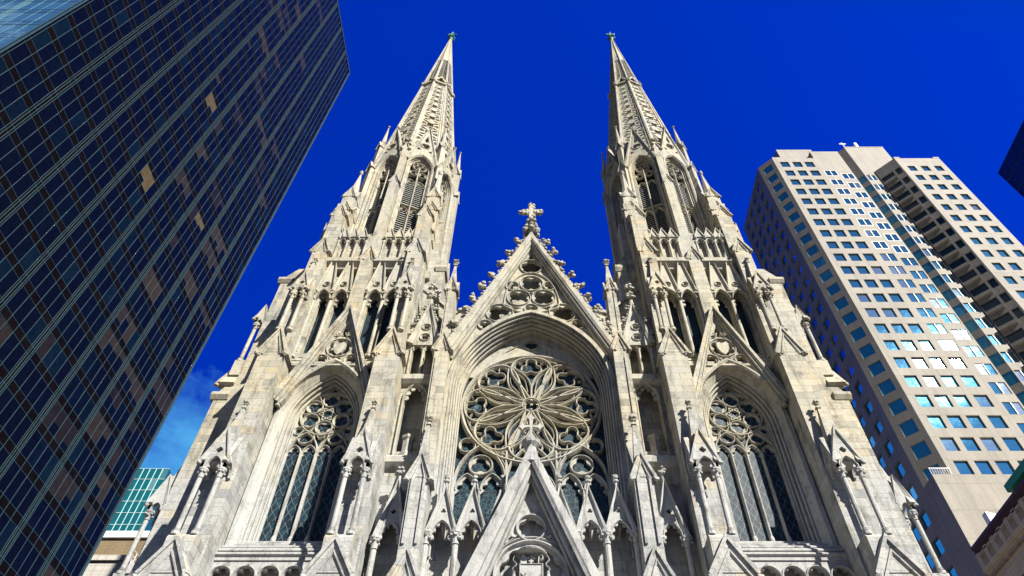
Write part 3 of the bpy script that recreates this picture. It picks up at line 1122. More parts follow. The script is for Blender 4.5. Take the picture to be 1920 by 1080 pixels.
def spire(T, parent):
    Rc, Z0, Z1 = 4.0, 57.5, 99.4
    ap = Rc * math.cos(R(22.5))
    H = Z1 - Z0
    al = math.atan2(ap, H)
    L = math.hypot(ap, H)
    hw0 = Rc * math.sin(R(22.5))
    body = MB(T)
    body.lathe(0, TD, [(Rc - 1.5, Z0), (.8, 79.3), (1.5, 79.4), (.05, Z1 - 1.2)], 8, 0)
    sp = body.build('spire', 'carved', parent)
    zw = lambda z: (z - Z0) / H * L
    for f in range(8):
        phi = 22.5 + 45 * f
        TF = (T @ Matrix.Translation((0, TD, Z0)) @ Matrix.Rotation(R(phi), 4, 'Z') @ Matrix.Translation((0, -ap, 0)) @ Matrix.Rotation(-al, 4, 'X'))
        hw = lambda w: hw0 * (1 - w / L)
        m = MB(TF)
        wt_ = zw(79.5)
        # border strips of the face
        for k in (-1, 1):
            m.add([(k * hw(0), 0, 0), (k * (hw(0) - .36), 0, 0), (k * max(hw(L * .985) - .36, .0), 0, L * .985), (k * hw(L * .985), 0, L * .985),
                   (k * hw(0), .36, 0), (k * (hw(0) - .36), .36, 0), (k * max(hw(L * .985) - .36, .0), .3, L * .985), (k * hw(L * .985), .3, L * .985)],
                  [(0, 1, 2, 3), (4, 7, 6, 5), (1, 5, 6, 2), (0, 3, 7, 4), (2, 6, 7, 3), (0, 4, 5, 1)])
        # openwork: a slab pierced by wheels, leaves and trefoils
        def lens(x0, y0, x1, y1, wd):
            nx, ny = -(y1 - y0), (x1 - x0)
            ln_ = math.hypot(nx, ny)
            nx, ny = nx / ln_ * wd, ny / ln_ * wd
            return [(x0, y0), (x0 * .75 + x1 * .25 + nx * .8, y0 * .75 + y1 * .25 + ny * .8), ((x0 + x1) / 2 + nx, (y0 + y1) / 2 + ny), (x1, y1),
                    ((x0 + x1) / 2 - nx, (y0 + y1) / 2 - ny), (x0 * .75 + x1 * .25 - nx * .8, y0 * .75 + y1 * .25 - ny * .8)]
        w = .7
        holes = []
        while w < wt_ - 1.3:
            h = hw(w + 1.2) - .27
            st = max(1.35, 2.35 * (1 - w / L))
            holes.append(foil((0, w + st * .5), h * .42, 4, 45, 5))
            for k in (-1, 1):
                holes.append(lens(k * h * .90, w + st * .05, k * h * .13, w + st * .27, h * .17))
                holes.append(lens(k * h * .90, w + st * .95, k * h * .13, w + st * .73, h * .17))
                holes.append(foil((k * h * .70, w + st * .5), h * .25, 3, 0 if k < 0 else 180, 4))
            w += st
        m.plate([(-hw(0) + .2, 0), (hw(0) - .2, 0), (hw(wt_) - .1, wt_), (-hw(wt_) + .1, wt_)], holes, .10, .30)
        for hc in holes:
            if len(hc) > 6:
                m.sweep(hc, bar(.07, .03, .2), True)
        # crown of gablets
        hb = hw(wt_)
        m.sweep([(-hb - .05, wt_ - .75), (0, wt_ + 1.1), (hb + .05, wt_ - .75)], [(-.12, .3), (-.12, -.12), (.1, -.16), (.1, .3)])
        m.sweep([(-hb - .06, wt_ - .95), (hb + .06, wt_ - .95)], [(-.1, .3), (-.1, -.14), (.1, -.18), (.12, .3)])
        for k in (-1, 1):
            m.blob(k * hb, -.08, wt_ - .85, .23)
        # slotted panel above the crown
        wv = wt_ + 1.6
        while wv < zw(88.0):
            h = hw(wv) - .26
            if h > .1:
                m.sweep([(-h, wv), (-h * .3, wv + .16), (0, wv), (h * .3, wv + .16), (h, wv)], bar(.17, .03, .36))
            wv += .46
        w1, w2 = zw(88.0), L * .985
        m.add([(-hw(w1) + .1, .05, w1), (hw(w1) - .1, .05, w1), (hw(w2) * .8, .05, w2), (-hw(w2) * .8, .05, w2)], [(0, 1, 2, 3)])
        m.build('spire_face', 'carved', parent)
        # rolls on the angles
        r_ = MB(T @ Matrix.Translation((0, TD, Z0)) @ Matrix.Rotation(R(45 * f), 4, 'Z') @ Matrix.Translation((0, -Rc, 0)) @ Matrix.Rotation(-math.atan2(Rc, H), 4, 'X'))
        LL = math.hypot(Rc, H)
        r_.lathe(0, .02, [(.16, 0), (.05, LL * .99)], 6)
        r_.blob(0, -.06, zw(79.2), .26)
        r_.build('angle_roll', 'carved', parent)
    cr = MB(T)
    cr.lathe(0, TD, [(.16, Z1 - 1.5), (.34, Z1 - 1.1), (.20, Z1 - .95), (.14, Z1 - .5), (.3, Z1 - .35), (.3, Z1 - .25), (.1, Z1 - .1)], 10)
    for i in range(8):
        a = 2 * math.pi * i / 8
        cr.blob(.42 * math.sin(a), TD - .42 * math.cos(a), Z1 - .75 + .12 * (i % 2), .19)
    cr.box(-.09, .09, TD - .09, TD + .09, Z1 - .3, Z1 + 1.5)
    cr.box(-.52, .52, TD - .08, TD + .08, Z1 + .72, Z1 + .92)
    for k in (-1, 1):
        cr.blob(k * .52, TD, Z1 + .82, .16)
    cr.blob(0, TD, Z1 + 1.5, .16)
    cr.build('spire_cross', 'copper', sp if False else parent)


def side_buttress(T, k, parent, d0, d1, outer):
    """buttress on a tower flank; k=+1 outer side, -1 inner side"""
    mb = MB(T)

    def bx(a, b, *r):
        mb.box(min(k * a, k * b), max(k * a, k * b), *r)
    if outer:
        bx(3.8, 7.45, d0 - .05, d1 + .05, 0, 15.6)
        bx(3.8, 6.75, d0, d1, 15.6, 28.4)
        # weathered heads
        for (a, z, h) in ((6.75, 28.3, 1.4), (5.95, 38.9, 1.1)):
            P = [(k * a, z), (k * (a - .85), z + h), (k * 3.8, z + h), (k * 3.8, z)]
            mb.plate(P, [], d0 - .003, d1 + .003)
            mb.prism_u([(d0 - .16, z + .0), (d0 - .2, z - .25), (d0 - .05, z - .5), (d1 + .05, z - .5), (d1 + .2, z - .25), (d1 + .16, z)], min(k * (a + .2), k * (a - .8)), max(k * (a + .2), k * (a - .8)))
        bx(3.8, 5.95, d0, d1, 28.4, 39.0)
        bx(3.6, 4.6, d0 + .1, d1 - .1, 39.0, 46.0)
        mb.plate([(k * 4.6, 45.8), (k * 3.6, 47.6), (k * 3.6, 45.8)], [], d0 + .1, d1 - .1)
        # aedicules on the outer end, facing out
        for (uu, z0, zc, za, zt, dep) in ((6.75, 17.5, 20.75, 22.95, 25.3, .75), (5.95, 31.0, 34.4, 36.3, 38.7, .6)):
            T0 = T @ Matrix.Translation((k * uu, (d0 + d1) / 2, 0)) @ Matrix.Rotation(k * math.pi / 2, 4, 'Z')
            m2, c2 = MB(T0), Cols(T0, parent, 'colonnette')
            aedicule(m2, c2, 0, -dep, 0, z0, zc, za, zt, d1 - d0 - .1, (-1, 1))
            m2.box(-.62, .62, -dep - .05, .1, z0 - 1.2, z0)
            m2.box(-.5, .5, -.06, .1, z0 - .1, zc + .5)
            m2.box(-.45, .45, -.5, .0, zc + .3, zc + .5)
            gablet(m2, -.7, .7, z0 - 2.0, z0 - .45, -dep - .35, 0, .13, .1)
            m2.build('flank_aedicule', 'carved', parent)
    else:
        bx(3.8, 5.15, d0, d1, 15, 40.6)
        mb.plate([(k * 5.15, 40.6), (k * 4.5, 42.1), (k * 3.6, 42.1), (k * 3.6, 40.6)], [], d0, d1)
        mb.prism_u([(d0 - .16, 40.7), (d0 - .2, 40.4), (d0 - .05, 40.1), (d1 + .05, 40.1), (d1 + .2, 40.4), (d1 + .16, 40.7)], min(k * 5.3, k * 4.5), max(k * 5.3, k * 4.5))
        bx(3.6, 4.45, d0 + .1, d1 - .1, 42, 46.5)
        mb.plate([(k * 4.45, 46.4), (k * 3.7, 47.9), (k * 3.6, 46.4)], [], d0 + .1, d1 - .1)
    mb.build('flank_buttress', 'ashlar', parent)


for s in (-1, 1):
    T = Matrix.Translation((s * AX, 0, 0)) @ Matrix.Scale(s, 4, (1, 0, 0))
    core = MB(T)
    core.box(-3.9, 3.9, 29.85, 37.5, 0, 43.4)
    core.box(-3.9, 3.9, 28.5, 29.3, 0, 14.95)
    core.box(-3.9, -2.5, 28.7, 29.85, 14.95, 43.4)
    core.box(2.5, 3.9, 28.7, 29.85, 14.95, 43.4)
    for k in (-1, 1):                      # blind lancets on the flanks
        for dd in (31.9, 34.4):
            core.box(k * 3.9 - .12, k * 3.9 + .12, dd - .15, dd + .15, 30, 39)
        core.box(k * 3.9 - .3, k * 3.9 + .3, 29.4, 37.5, 39.0, 39.8)
    tw = core.build('tower', 'ashlar', cath)
    tw['label'] = 'left tower of the front under its spire' if s < 0 else 'right tower of the front under its spire'
    big_window(T, tw)
    lancet_stage(T, tw)
    buttress_front(T, -3.28, 1.45, 29.0, tw, (-1, 1))
    buttress_front(T, 3.28, 1.45, 29.0, tw, (-1, 1))
    for (u, d) in ((-3.4, 29.6), (3.4, 29.6), (-3.4, 37.0), (3.4, 37.0)):
        corner_pinnacle(T, u, d, tw)
    side_buttress(T, 1, tw, 29.4, 30.7, True)
    side_buttress(T, -1, tw, 29.7, 31.0, False)
    side_buttress(T, 1, tw, 35.4, 36.7, True)
    side_buttress(T, -1, tw, 35.4, 36.7, False)
    ln = MB(T)
    ln.lathe(0, TD, [(4.4, 43.2), (4.4, 43.5), (4.2, 43.8)], 8)
    lan = ln.build('lantern', 'ashlar', cath)
    lan['label'] = 'left belfry octagon with louvred windows' if s < 0 else 'right belfry octagon with louvred windows'
    lantern(T, lan)
    sb = MB(T)
    sb.lathe(0, TD, [(3.9, 57.2), (4.15, 57.5), (3.9, 57.9)], 8)
    spb = sb.build('spire_base', 'carved', cath)
    spb['label'] = 'left openwork spire' if s < 0 else 'right openwork spire'
    spb.name = 'spire'
    spire(T, spb)

# ---- the middle of the front
front = MB()
CH, CC, CZS = 4.45, 1.9, 27.7
gz, gsl = 41.9, 2.3
wall_in = arch(0, CZS, CH, CC, 19.3, 18)
gable_foils = [((0, 38.80), .76, 5, 90), ((0, 36.98), .76, 4, 45), ((-.80, 35.52), .76, 4, 45), ((.80, 35.52), .76, 4, 45),
               ((-1.98, 34.02), .84, 4, 45), ((1.98, 34.02), .84, 4, 45)]
gable_small = [((-1.24, 36.72), .43, 3, 150), ((1.24, 36.72), .43, 3, 30), ((0, 34.42), .44, 3, -90), ((-2.85, 32.92), .42, 3, 150), ((2.85, 32.92), .42, 3, 30)]
holes = [foil(c, r * .95, n, a, 6) for c, r, n, a in gable_foils + gable_small]
holes += [[(k * .60, 34.55), (k * 1.30, 34.72), (k * 1.05, 34.3)] for k in (-1, 1)]
holes += [[(0, 37.98), (-.30, 37.86), (0, 38.02), (.30, 37.86)], [(0, 36.15), (-.22, 35.95), (0, 35.62), (.22, 35.95)]]
holes += [[(0, 40.35), (-.28, 39.60), (.28, 39.60)]]
hood = [p for p in arch(0, CZS, CH + .12, CC, n=24) if p[1] > 30.5]
ub = (gz - 30.6) / gsl
front.plate([(-ub, 30.6), (0, gz), (ub, 30.6)] + list(reversed(hood)), holes, 28.32, 28.56)
front.plate([(-ub, 30.6), (0, gz), (ub, 30.6)] + list(reversed(hood)), [], 29.35, 29.5)
front.plate([(-4.75, 15), (-4.75, 30.7), (-4.52, 30.7), (-4.5, 27.7), (-4.5, 15)], [], 28.2, 29.2)
front.plate([(4.75, 15), (4.5, 15), (4.5, 27.7), (4.52, 30.7), (4.75, 30.7)], [], 28.2, 29.2)
front.box(-5.0, 5.0, 28.6, 29.6, 0, 19.4)
fo = front.build('central_front', 'ashlar', cath)
fo['label'] = 'gabled middle of the front between the towers'
gt = MB()
for c, r, n, a in gable_foils + gable_small:
    gt.ring(c, r, .11, 28.22, 28.56, 30)
gt.sweep(smooth_path([(-1.75, 34.7), (-1.55, 36.4), (-.9, 37.6), (0, 38.1), (.9, 37.6), (1.55, 36.4), (1.75, 34.7), (.9, 34.15), (0, 34.0), (-.9, 34.15), (-1.75, 34.7)], 5), bar(.13, 28.2, 28.5))
gt.build('gable_tracery', 'carved', fo)
rk = MB()
for dn, w, d0 in ((-.05, .50, 27.72), (-.40, .22, 27.88), (-.58, .12, 28.06)):
    e = 5.15
    rk.sweep([(-e, gz - gsl * e), (0, gz), (e, gz - gsl * e)], [(dn - w / 2, 28.56), (dn - w / 2, d0 + .07), (dn - w * .2, d0), (dn + w / 2, d0), (dn + w / 2, 29.2 if dn > -.2 else 28.6)])
rk.build('gable_coping', 'carved', fo)
L = math.hypot(1, gsl)
for k in (-1, 1):
    for i in range(9):
        z = 41.0 - i * 1.24
        uu = k * ((gz - z) / gsl + .50)
        m = MB()
        m.lathe(uu - k * .22, 28.0, [(.14, z - .45), (.12, z + .1)], 6)
        m.blob(uu + k * .08, 27.9, z + .16, .22)
        for q in range(5):
            m.blob(uu + k * (.08 + .26 * rng.uniform(-1, 1)), 27.85 + .2 * rng.uniform(-1, 1), z + .15 + .30 * rng.uniform(-1, 1), .16)
        m.build('crocket', 'carved', fo)
    lv = MB()
    for i in range(66):                     # leaf trail along the coping
        z = 41.5 - i * .165
        uu = k * ((gz - z) / gsl + .26)
        lv.blob(uu + .03 * rng.uniform(-1, 1), 27.85 + .14 * rng.uniform(-1, 1), z + .04 * rng.uniform(-1, 1), .12)
    lv.build('leaf_trail', 'carved', fo)
cx = MB()
cx.lathe(0, 28.4, [(.34, 41.5), (.22, 42.4), (.2, 42.9), (.34, 43.1), (.2, 43.3), (.15, 44.6), (.28, 44.75), (.14, 44.9), (.13, 46.2)], 8)
for z, r in ((43.0, .42), (43.5, .36), (44.35, .27)):
    for i in range(6):
        a = i * math.pi / 3
        cx.blob(r * 1.1 * math.sin(a), 28.4 - r * 1.1 * math.cos(a), z + .1, r * .62)
cx.box(-.16, .16, 28.26, 28.54, 44.6, 46.7)
cx.box(-.62, .62, 28.27, 28.53, 45.65, 45.97)
for u, z in ((-.66, 45.8), (.66, 45.8), (0, 46.75), (-.42, 45.8), (.42, 45.8), (0, 46.35), (0, 45.2)):
    for q in range(4):
        a = q * 2.1 + (0 if u == 0 else 1)
        cx.blob(u + .16 * math.cos(a), 28.4, z + .16 * math.sin(a), .19)
for u, z in ((-.25, 46.1), (.25, 46.1), (-.25, 45.5), (.25, 45.5)):
    cx.blob(u, 28.4, z, .12)
cx.build('gable_cross', 'carved', fo)
# deep moulded arch
am = MB()
for (h, d0, w) in ((4.52, 28.02, .20), (4.38, 28.2, .14), (4.28, 28.40, .10), (4.18, 28.62, .14), (4.08, 28.90, .12), (4.0, 29.15, .14)):
    p = arch(0, CZS, h, CC, 17.5, 22)
    am.sweep(p, rect(-.01, w, d0, d0 + .45))
    q = [(-.03 + .05 * math.cos(a), d0 + .01 + .05 * math.sin(a)) for a in [i * math.pi / 3 for i in range(6)]]
    am.sweep(p, q)
dt = am
for h, d0 in ((4.36, 28.24), (4.16, 28.66)):       # rows of dogtooth
    p = arch(0, CZS, h, CC, 17.5, 60)
    acc = 0
    for i in range(len(p) - 1):
        a, b = p[i], p[i + 1]
        seg = math.hypot(b[0] - a[0], b[1] - a[1])
        while acc < seg:
            t = acc / seg
            u, z = a[0] + (b[0] - a[0]) * t, a[1] + (b[1] - a[1]) * t
            dt.box(u - .045, u + .045, d0 - .05, d0 + .05, z - .05, z + .05)
            acc += .19
        acc -= seg
am.build('arch_moulding', 'carved', fo)

# rose window
RZ, RR = 27.06, 3.96
TRS = Matrix.Translation((0, .5, .32))
gl = MB(TRS)
gl.plate(arch(0, CZS, 4.1, CC, 16.5, 20), [], 29.16, 29.19)
rose = gl.build('rose_window', 'stained', cath)
rose['label'] = 'great rose window with eight traceried petals'
rt = MB(TRS)
d0, d1 = 28.86, 29.15
rt.ring((0, RZ), RR - .06, .22, d0 - .06, d1, 72)
rt.ring((0, RZ), RR - .30, .07, d0 + .02, d1, 72)
rt.ring((0, RZ), .50, .11, d0 - .06, d1, 30)
foil_disc(rt, (0, RZ), .42, 4, d0 - .02, d1, 45, .06, .5)
for i in range(4):
    a = R(90 * i)
    rt.blob(.34 * math.cos(a), d0, RZ + .34 * math.sin(a), .08)
rt.blob(0, d0, RZ, .1)


def pol(r, t, a):
    """point at radius r (in rose radii), sideways t, on the petal axis a"""
    return (RR * (r * math.cos(a) - t * math.sin(a)), RZ + RR * (r * math.sin(a) + t * math.cos(a)))


for i in range(8):
    a = R(45 * i + 90)
    pt = lambda L: [pol(r, t, a) for r, t in L]
    half = [(.13, .02), (.24, .075), (.38, .155), (.52, .24), (.66, .295), (.78, .29), (.88, .225), (.935, .12), (.95, 0)]
    full = half + [(r, -t) for r, t in reversed(half[:-1])]
    rt.sweep(smooth_path(pt(full), 3), bar(.175, d0 - .05, d1))
    rt.sweep(smooth_path(pt([(.13, 0), (.37, 0)]), 2), bar(.13, d0 - .02, d1))
    # outer lobe
    rt.sweep(foil(pol(.765, 0, a), RR * .165, 3, math.degrees(a), 7), bar(.10, d0 + .03, d1), True)
    for k in (-1, 1):
        kk = lambda L: pt([(r, k * t) for r, t in L])
        # branch from the stem to the petal side, and the tear-shaped light beneath it
        rt.sweep(smooth_path(kk([(.36, 0), (.46, .025), (.56, .075), (.64, .145), (.70, .21), (.76, .285)]), 3), bar(.12, d0 - .01, d1))
        rt.sweep(smooth_path(kk([(.27, .05), (.40, .07), (.50, .09), (.585, .145), (.625, .205), (.59, .24), (.50, .205), (.40, .14), (.27, .07)]), 3), bar(.06, d0 + .08, d1))
        for r, t, dr, dt_ in ((.86, .19, -.03, -.05), (.92, .08, -.04, .0)):
            rt.sweep([pol(r, k * t, a), pol(r + dr, k * (t + dt_), a)], bar(.06, d0 + .06, d1))
    b = a + R(22.5)
    c = (RR * .84 * math.cos(b), RZ + RR * .84 * math.sin(b))
    foil_disc(rt, c, .30, 3, d0 + .02, d1, math.degrees(b), .08)
    for k in (-1, 1):
        p1 = (RR * .93 * math.cos(b + k * .1), RZ + RR * .93 * math.sin(b + k * .1))
        p0 = (c[0] + .3 * math.cos(b + k * 1.0), c[1] + .3 * math.sin(b + k * 1.0))
        rt.sweep([p0, p1], bar(.06, d0 + .04, d1))
rt.build('rose_tracery', 'carved', rose)
# everything round and under the rose
ut = MB(TRS)
sd = MB(TRS)
foil_disc(sd, (0, 32.0), .42, 4, d0 + .04, d1, 45, .09)
for k in (-1, 1):
    foil_disc(ut, (k * 3.40, 24.3), .44, 4, d0, d1, 45, .10)
    sd.sweep([(k * .45, 32.2), (k * 1.5, 31.4)], bar(.08, d0 + .05, d1))
# solid spandrels above the rose
top = arch(0, CZS, 3.99, CC, n=22)
top = [p for p in top if p[1] > 29.2]
low = [(RR * 1.0 * math.cos(t), RZ + RR * 1.0 * math.sin(t)) for t in [R(34) + (R(146) - R(34)) * i / 30 for i in range(31)]]
sd.plate(top + low, [foil((0, 32.0), .38, 4, 45)], d0 + .14, d1 - .01)
sd.build('rose_spandrel', 'carved', rose)
for c in (-2.62, 0, 2.62):
    h = 1.30
    zs = 22.05
    ut.sweep(arch(c, zs, h, h * 1.0, 18.6, 14), bar(.16, d0 - .03, d1))
    foil_disc(ut, (c, 23.05), .60, 3, d0 + .02, d1, 90, .10)
    ut.sweep([(c, 18.6), (c, 21.6)], bar(.13, d0, d1))
    for k in (-1, 1):
        light_head(ut, c + k * .64, .58, 21.55, d0, d1, .11, .85)
for k in (-1, 1):
    ut.sweep(smooth_path([(k * 1.3, 23.9), (k * 1.31, 22.3), (k * 1.31, 18.6)], 4), bar(.18, d0 - .03, d1))
    ut.sweep(smooth_path([(k * 1.3, 22.3), (k * 1.35, 23.0), (k * 1.9, 23.9), (k * 2.62, 24.45)], 5), bar(.10, d0, d1))
    foil_disc(ut, (k * 1.32, 23.72), .22, 3, d0 + .05, d1, 90, .07)
ut.build('lower_tracery', 'carved', rose)

# gallery of gabled niches under the rose
ga = MB()
ga.box(-4.6, 4.6, 28.3, 28.8, 0, 19.3)
ga.prism_u([(28.3, 19.0), (28.1, 19.15), (28.1, 19.3), (28.35, 19.45), (28.8, 19.45), (28.8, 19.0)], -4.6, 4.6)
gal = ga.build('niche_gallery', 'ashlar', cath)
gal['label'] = 'row of small gabled niches below the rose window'
for u in (-4.62, -3.32, -2.0, -.68, .68, 2.0, 3.32, 4.62):
    c = MB()
    column(c, u, 27.45, 13.2, 18.35, .15)
    c.build('gallery_column', 'carved', gal)
for u in (-3.97, -2.66, -1.34, 0, 1.34, 2.66, 3.97):
    m = MB()
    hh = .62
    ze, za = 18.4, 20.45
    ar_ = arch(u, 18.1, .46, .40, n=8)
    m.plate([(u - hh, 18.3)] + ar_ + [(u + hh, 18.3), (u, za)], [foil((u, 19.33), .13, 3)], 27.34, 27.5)
    m.sweep([(u - hh - .06, ze - .2), (u, za + .12), (u + hh + .06, ze - .2)], [(-.16, 27.5), (-.16, 27.3), (-.06, 27.2), (.06, 27.18), (.09, 27.7)])
    m.sweep(ar_, bar(.1, 27.26, 27.45))
    for k in (-1, 1):
        for (a, b, r) in ((.42, -.05, .12), (.36, .30, .11), (.18, .56, .08)):
            m.plate(circle((u + k * a, 18.1 + b), r, 9), [], 27.36, 27.5)
        m.blob(u + k * hh, 27.3, 18.32, .15)
    m.prism_u([(27.4, za - .1), (28.3, za - .9), (28.3, 18.4), (27.6, 18.6)], u - .05, u + .05)
    m.lathe(u, 27.35, [(.07, za), (.06, za + .35), (.14, za + .42), (.14, za + .5), (.07, za + .55)], 8)
    m.blob(u, 27.35, za + .68, .15)
    m.build('niche_gable', 'carved', gal)

# portal gable
pg = MB()
PD = 25.7
pz, psl = 21.45, 2.42
pb = 4.3
big = (0, 15.35)
holes = [foil((0, 17.93), .56, 5, 90, 7, .55)]
ring = [p for p in circle(big, 1.55, 48) if True]
pg.plate([(-pb, pz - psl * pb), (0, pz), (pb, pz - psl * pb)], holes + [foil((0, 15.78), 1.36, 10, 90, 5, .74, .26)], PD + .80, PD + 1.05)
pg.plate([(-2.9, 4), (-2.9, 13.9), (0, 20.8), (2.9, 13.9), (2.9, 4)], [], PD + 1.25, PD + 1.4)
portal = pg.build('portal_gable', 'carved', cath)
portal['label'] = 'tall grey gable over the central doorway, topped by a stone cross'
m = MB()
for dn, w, dd in ((-.05, .62, 0.0), (-.50, .26, .22), (-.72, .14, .45)):
    m.sweep([(-pb, pz - psl * pb), (0, pz), (pb, pz - psl * pb)], [(dn - w / 2, PD + .85), (dn - w / 2, PD + dd + .08), (dn - w * .15, PD + dd), (dn + w / 2, PD + dd + .02), (dn + w / 2, 27.5 if dn > -.2 else PD + .9)])
m.build('gable_coping', 'carved', portal)
TPG = Matrix.Translation((0, .5, .43))
m = MB(TPG)
m.ring((0, 17.5), .62, .12, PD + .16, PD + .6, 34)
m.ring(big, 1.52, .16, PD + .12, PD + .6, 52)
m.ring(big, 1.72, .10, PD + .2, PD + .5, 52)
for k in (-1, 1):
    m.sweep(smooth_path([(k * .55, 17.2), (k * .75, 17.0), (k * 1.1, 16.75)]), bar(.09, PD + .2, PD + .5))
    m.blob(k * .78, PD + .25, 17.1, .12)
m.build('portal_tracery', 'carved', portal)
# coat of arms: hat, mitre, cross and crook behind a shield, tassels
m = MB(TPG)
sh = [(-.46, 15.75), (.46, 15.75), (.46, 15.2), (.34, 14.75), (0, 14.4), (-.34, 14.75), (-.46, 15.2)]
m.plate(sh, [], PD + .05, PD + .34)
m.sweep([(-.46, 15.75), (.46, 15.75), (.46, 15.2), (.34, 14.75), (0, 14.4), (-.34, 14.75), (-.46, 15.2)], bar(.05, PD + .0, PD + .1), True)
m.sweep([(-.42, 15.35), (.34, 14.62)], bar(.07, PD - .01, PD + .08))
m.sweep([(.42, 15.35), (-.34, 14.62)], bar(.07, PD - .01, PD + .08))
m.plate([(-.2, 15.42), (.2, 15.42), (.24, 15.2), (.12, 15.05), (-.12, 15.05), (-.24, 15.2)], [], PD - .04, PD + .06)
m.build('shield', 'carved', portal)
m = MB(TPG)
m.lathe(0, PD + .30, [(.05, 16.22), (.62, 16.26), (.66, 16.32), (.60, 16.38), (.30, 16.42), (.24, 16.55), (.05, 16.62)], 18)
m.build('hat', 'carved', portal)
m = MB(TPG)
m.plate([(-.42, 15.75), (-.2, 15.75), (-.16, 16.0), (-.31, 16.22), (-.46, 16.0)], [], PD + .06, PD + .26)
m.build('mitre', 'carved', portal)
m = MB(TPG)
m.box(-.035, .035, PD + .05, PD + .2, 15.7, 16.24)
m.box(-.16, .16, PD + .06, PD + .19, 16.0, 16.07)
m.box(-.1, .1, PD + .06, PD + .19, 15.87, 15.92)
m.build('processional_cross', 'carved', portal)
m = MB(TPG)
m.sweep(smooth_path([(.30, 15.7), (.30, 16.0), (.36, 16.18), (.47, 16.12), (.45, 15.98), (.37, 15.98)], 5), bar(.06, PD + .05, PD + .2))
m.build('crozier', 'carved', portal)
for k in (-1, 1):
    m = MB(TPG)
    m.sweep(smooth_path([(k * .60, 16.28), (k * .74, 16.0), (k * .60, 15.8), (k * .76, 15.6), (k * .64, 15.45)], 5), bar(.05, PD + .1, PD + .24))
    for q, (uu, zz) in enumerate(((.70, 15.3), (.60, 14.95), (.80, 14.95), (.52, 14.6), (.70, 14.6), (.88, 14.6))):
        m.lathe(k * uu, PD + .16, [(.02, zz + .22), (.06, zz + .16), (.05, zz + .1), (.10, zz - .08)], 8)
    m.build('tassel', 'carved', portal)
# cross on the portal gable
m = MB()
m.lathe(0, PD + .3, [(.36, 20.9), (.30, 21.3), (.24, 21.75), (.42, 21.95), (.46, 22.1), (.40, 22.15), (.2, 22.2), (.17, 22.35)], 12)
cr_ = [(-.09, 22.2), (-.17, 22.42), (-.05, 22.62), (-.07, 22.98), (-.33, 22.94), (-.42, 22.80), (-.48, 22.92), (-.62, 23.02), (-.48, 23.12), (-.42, 23.24), (-.33, 23.10), (-.07, 23.08),
       (-.09, 23.45), (-.22, 23.56), (-.10, 23.62), (0, 23.86)]
cr_ = cr_ + [(-u, z) for u, z in reversed(cr_[:-1])]
m.plate(cr_, [], PD + .20, PD + .40)
for k in (-1, 1):
    m.sweep(smooth_path([(k * .09, 23.14), (k * .22, 23.2), (k * .26, 23.38), (k * .18, 23.52)], 4), bar(.05, PD + .22, PD + .38))
    m.sweep(smooth_path([(k * .09, 22.90), (k * .24, 22.86), (k * .36, 22.72), (k * .28, 22.6)], 4), bar(.05, PD + .22, PD + .38))
m.build('portal_cross', 'carved', portal)

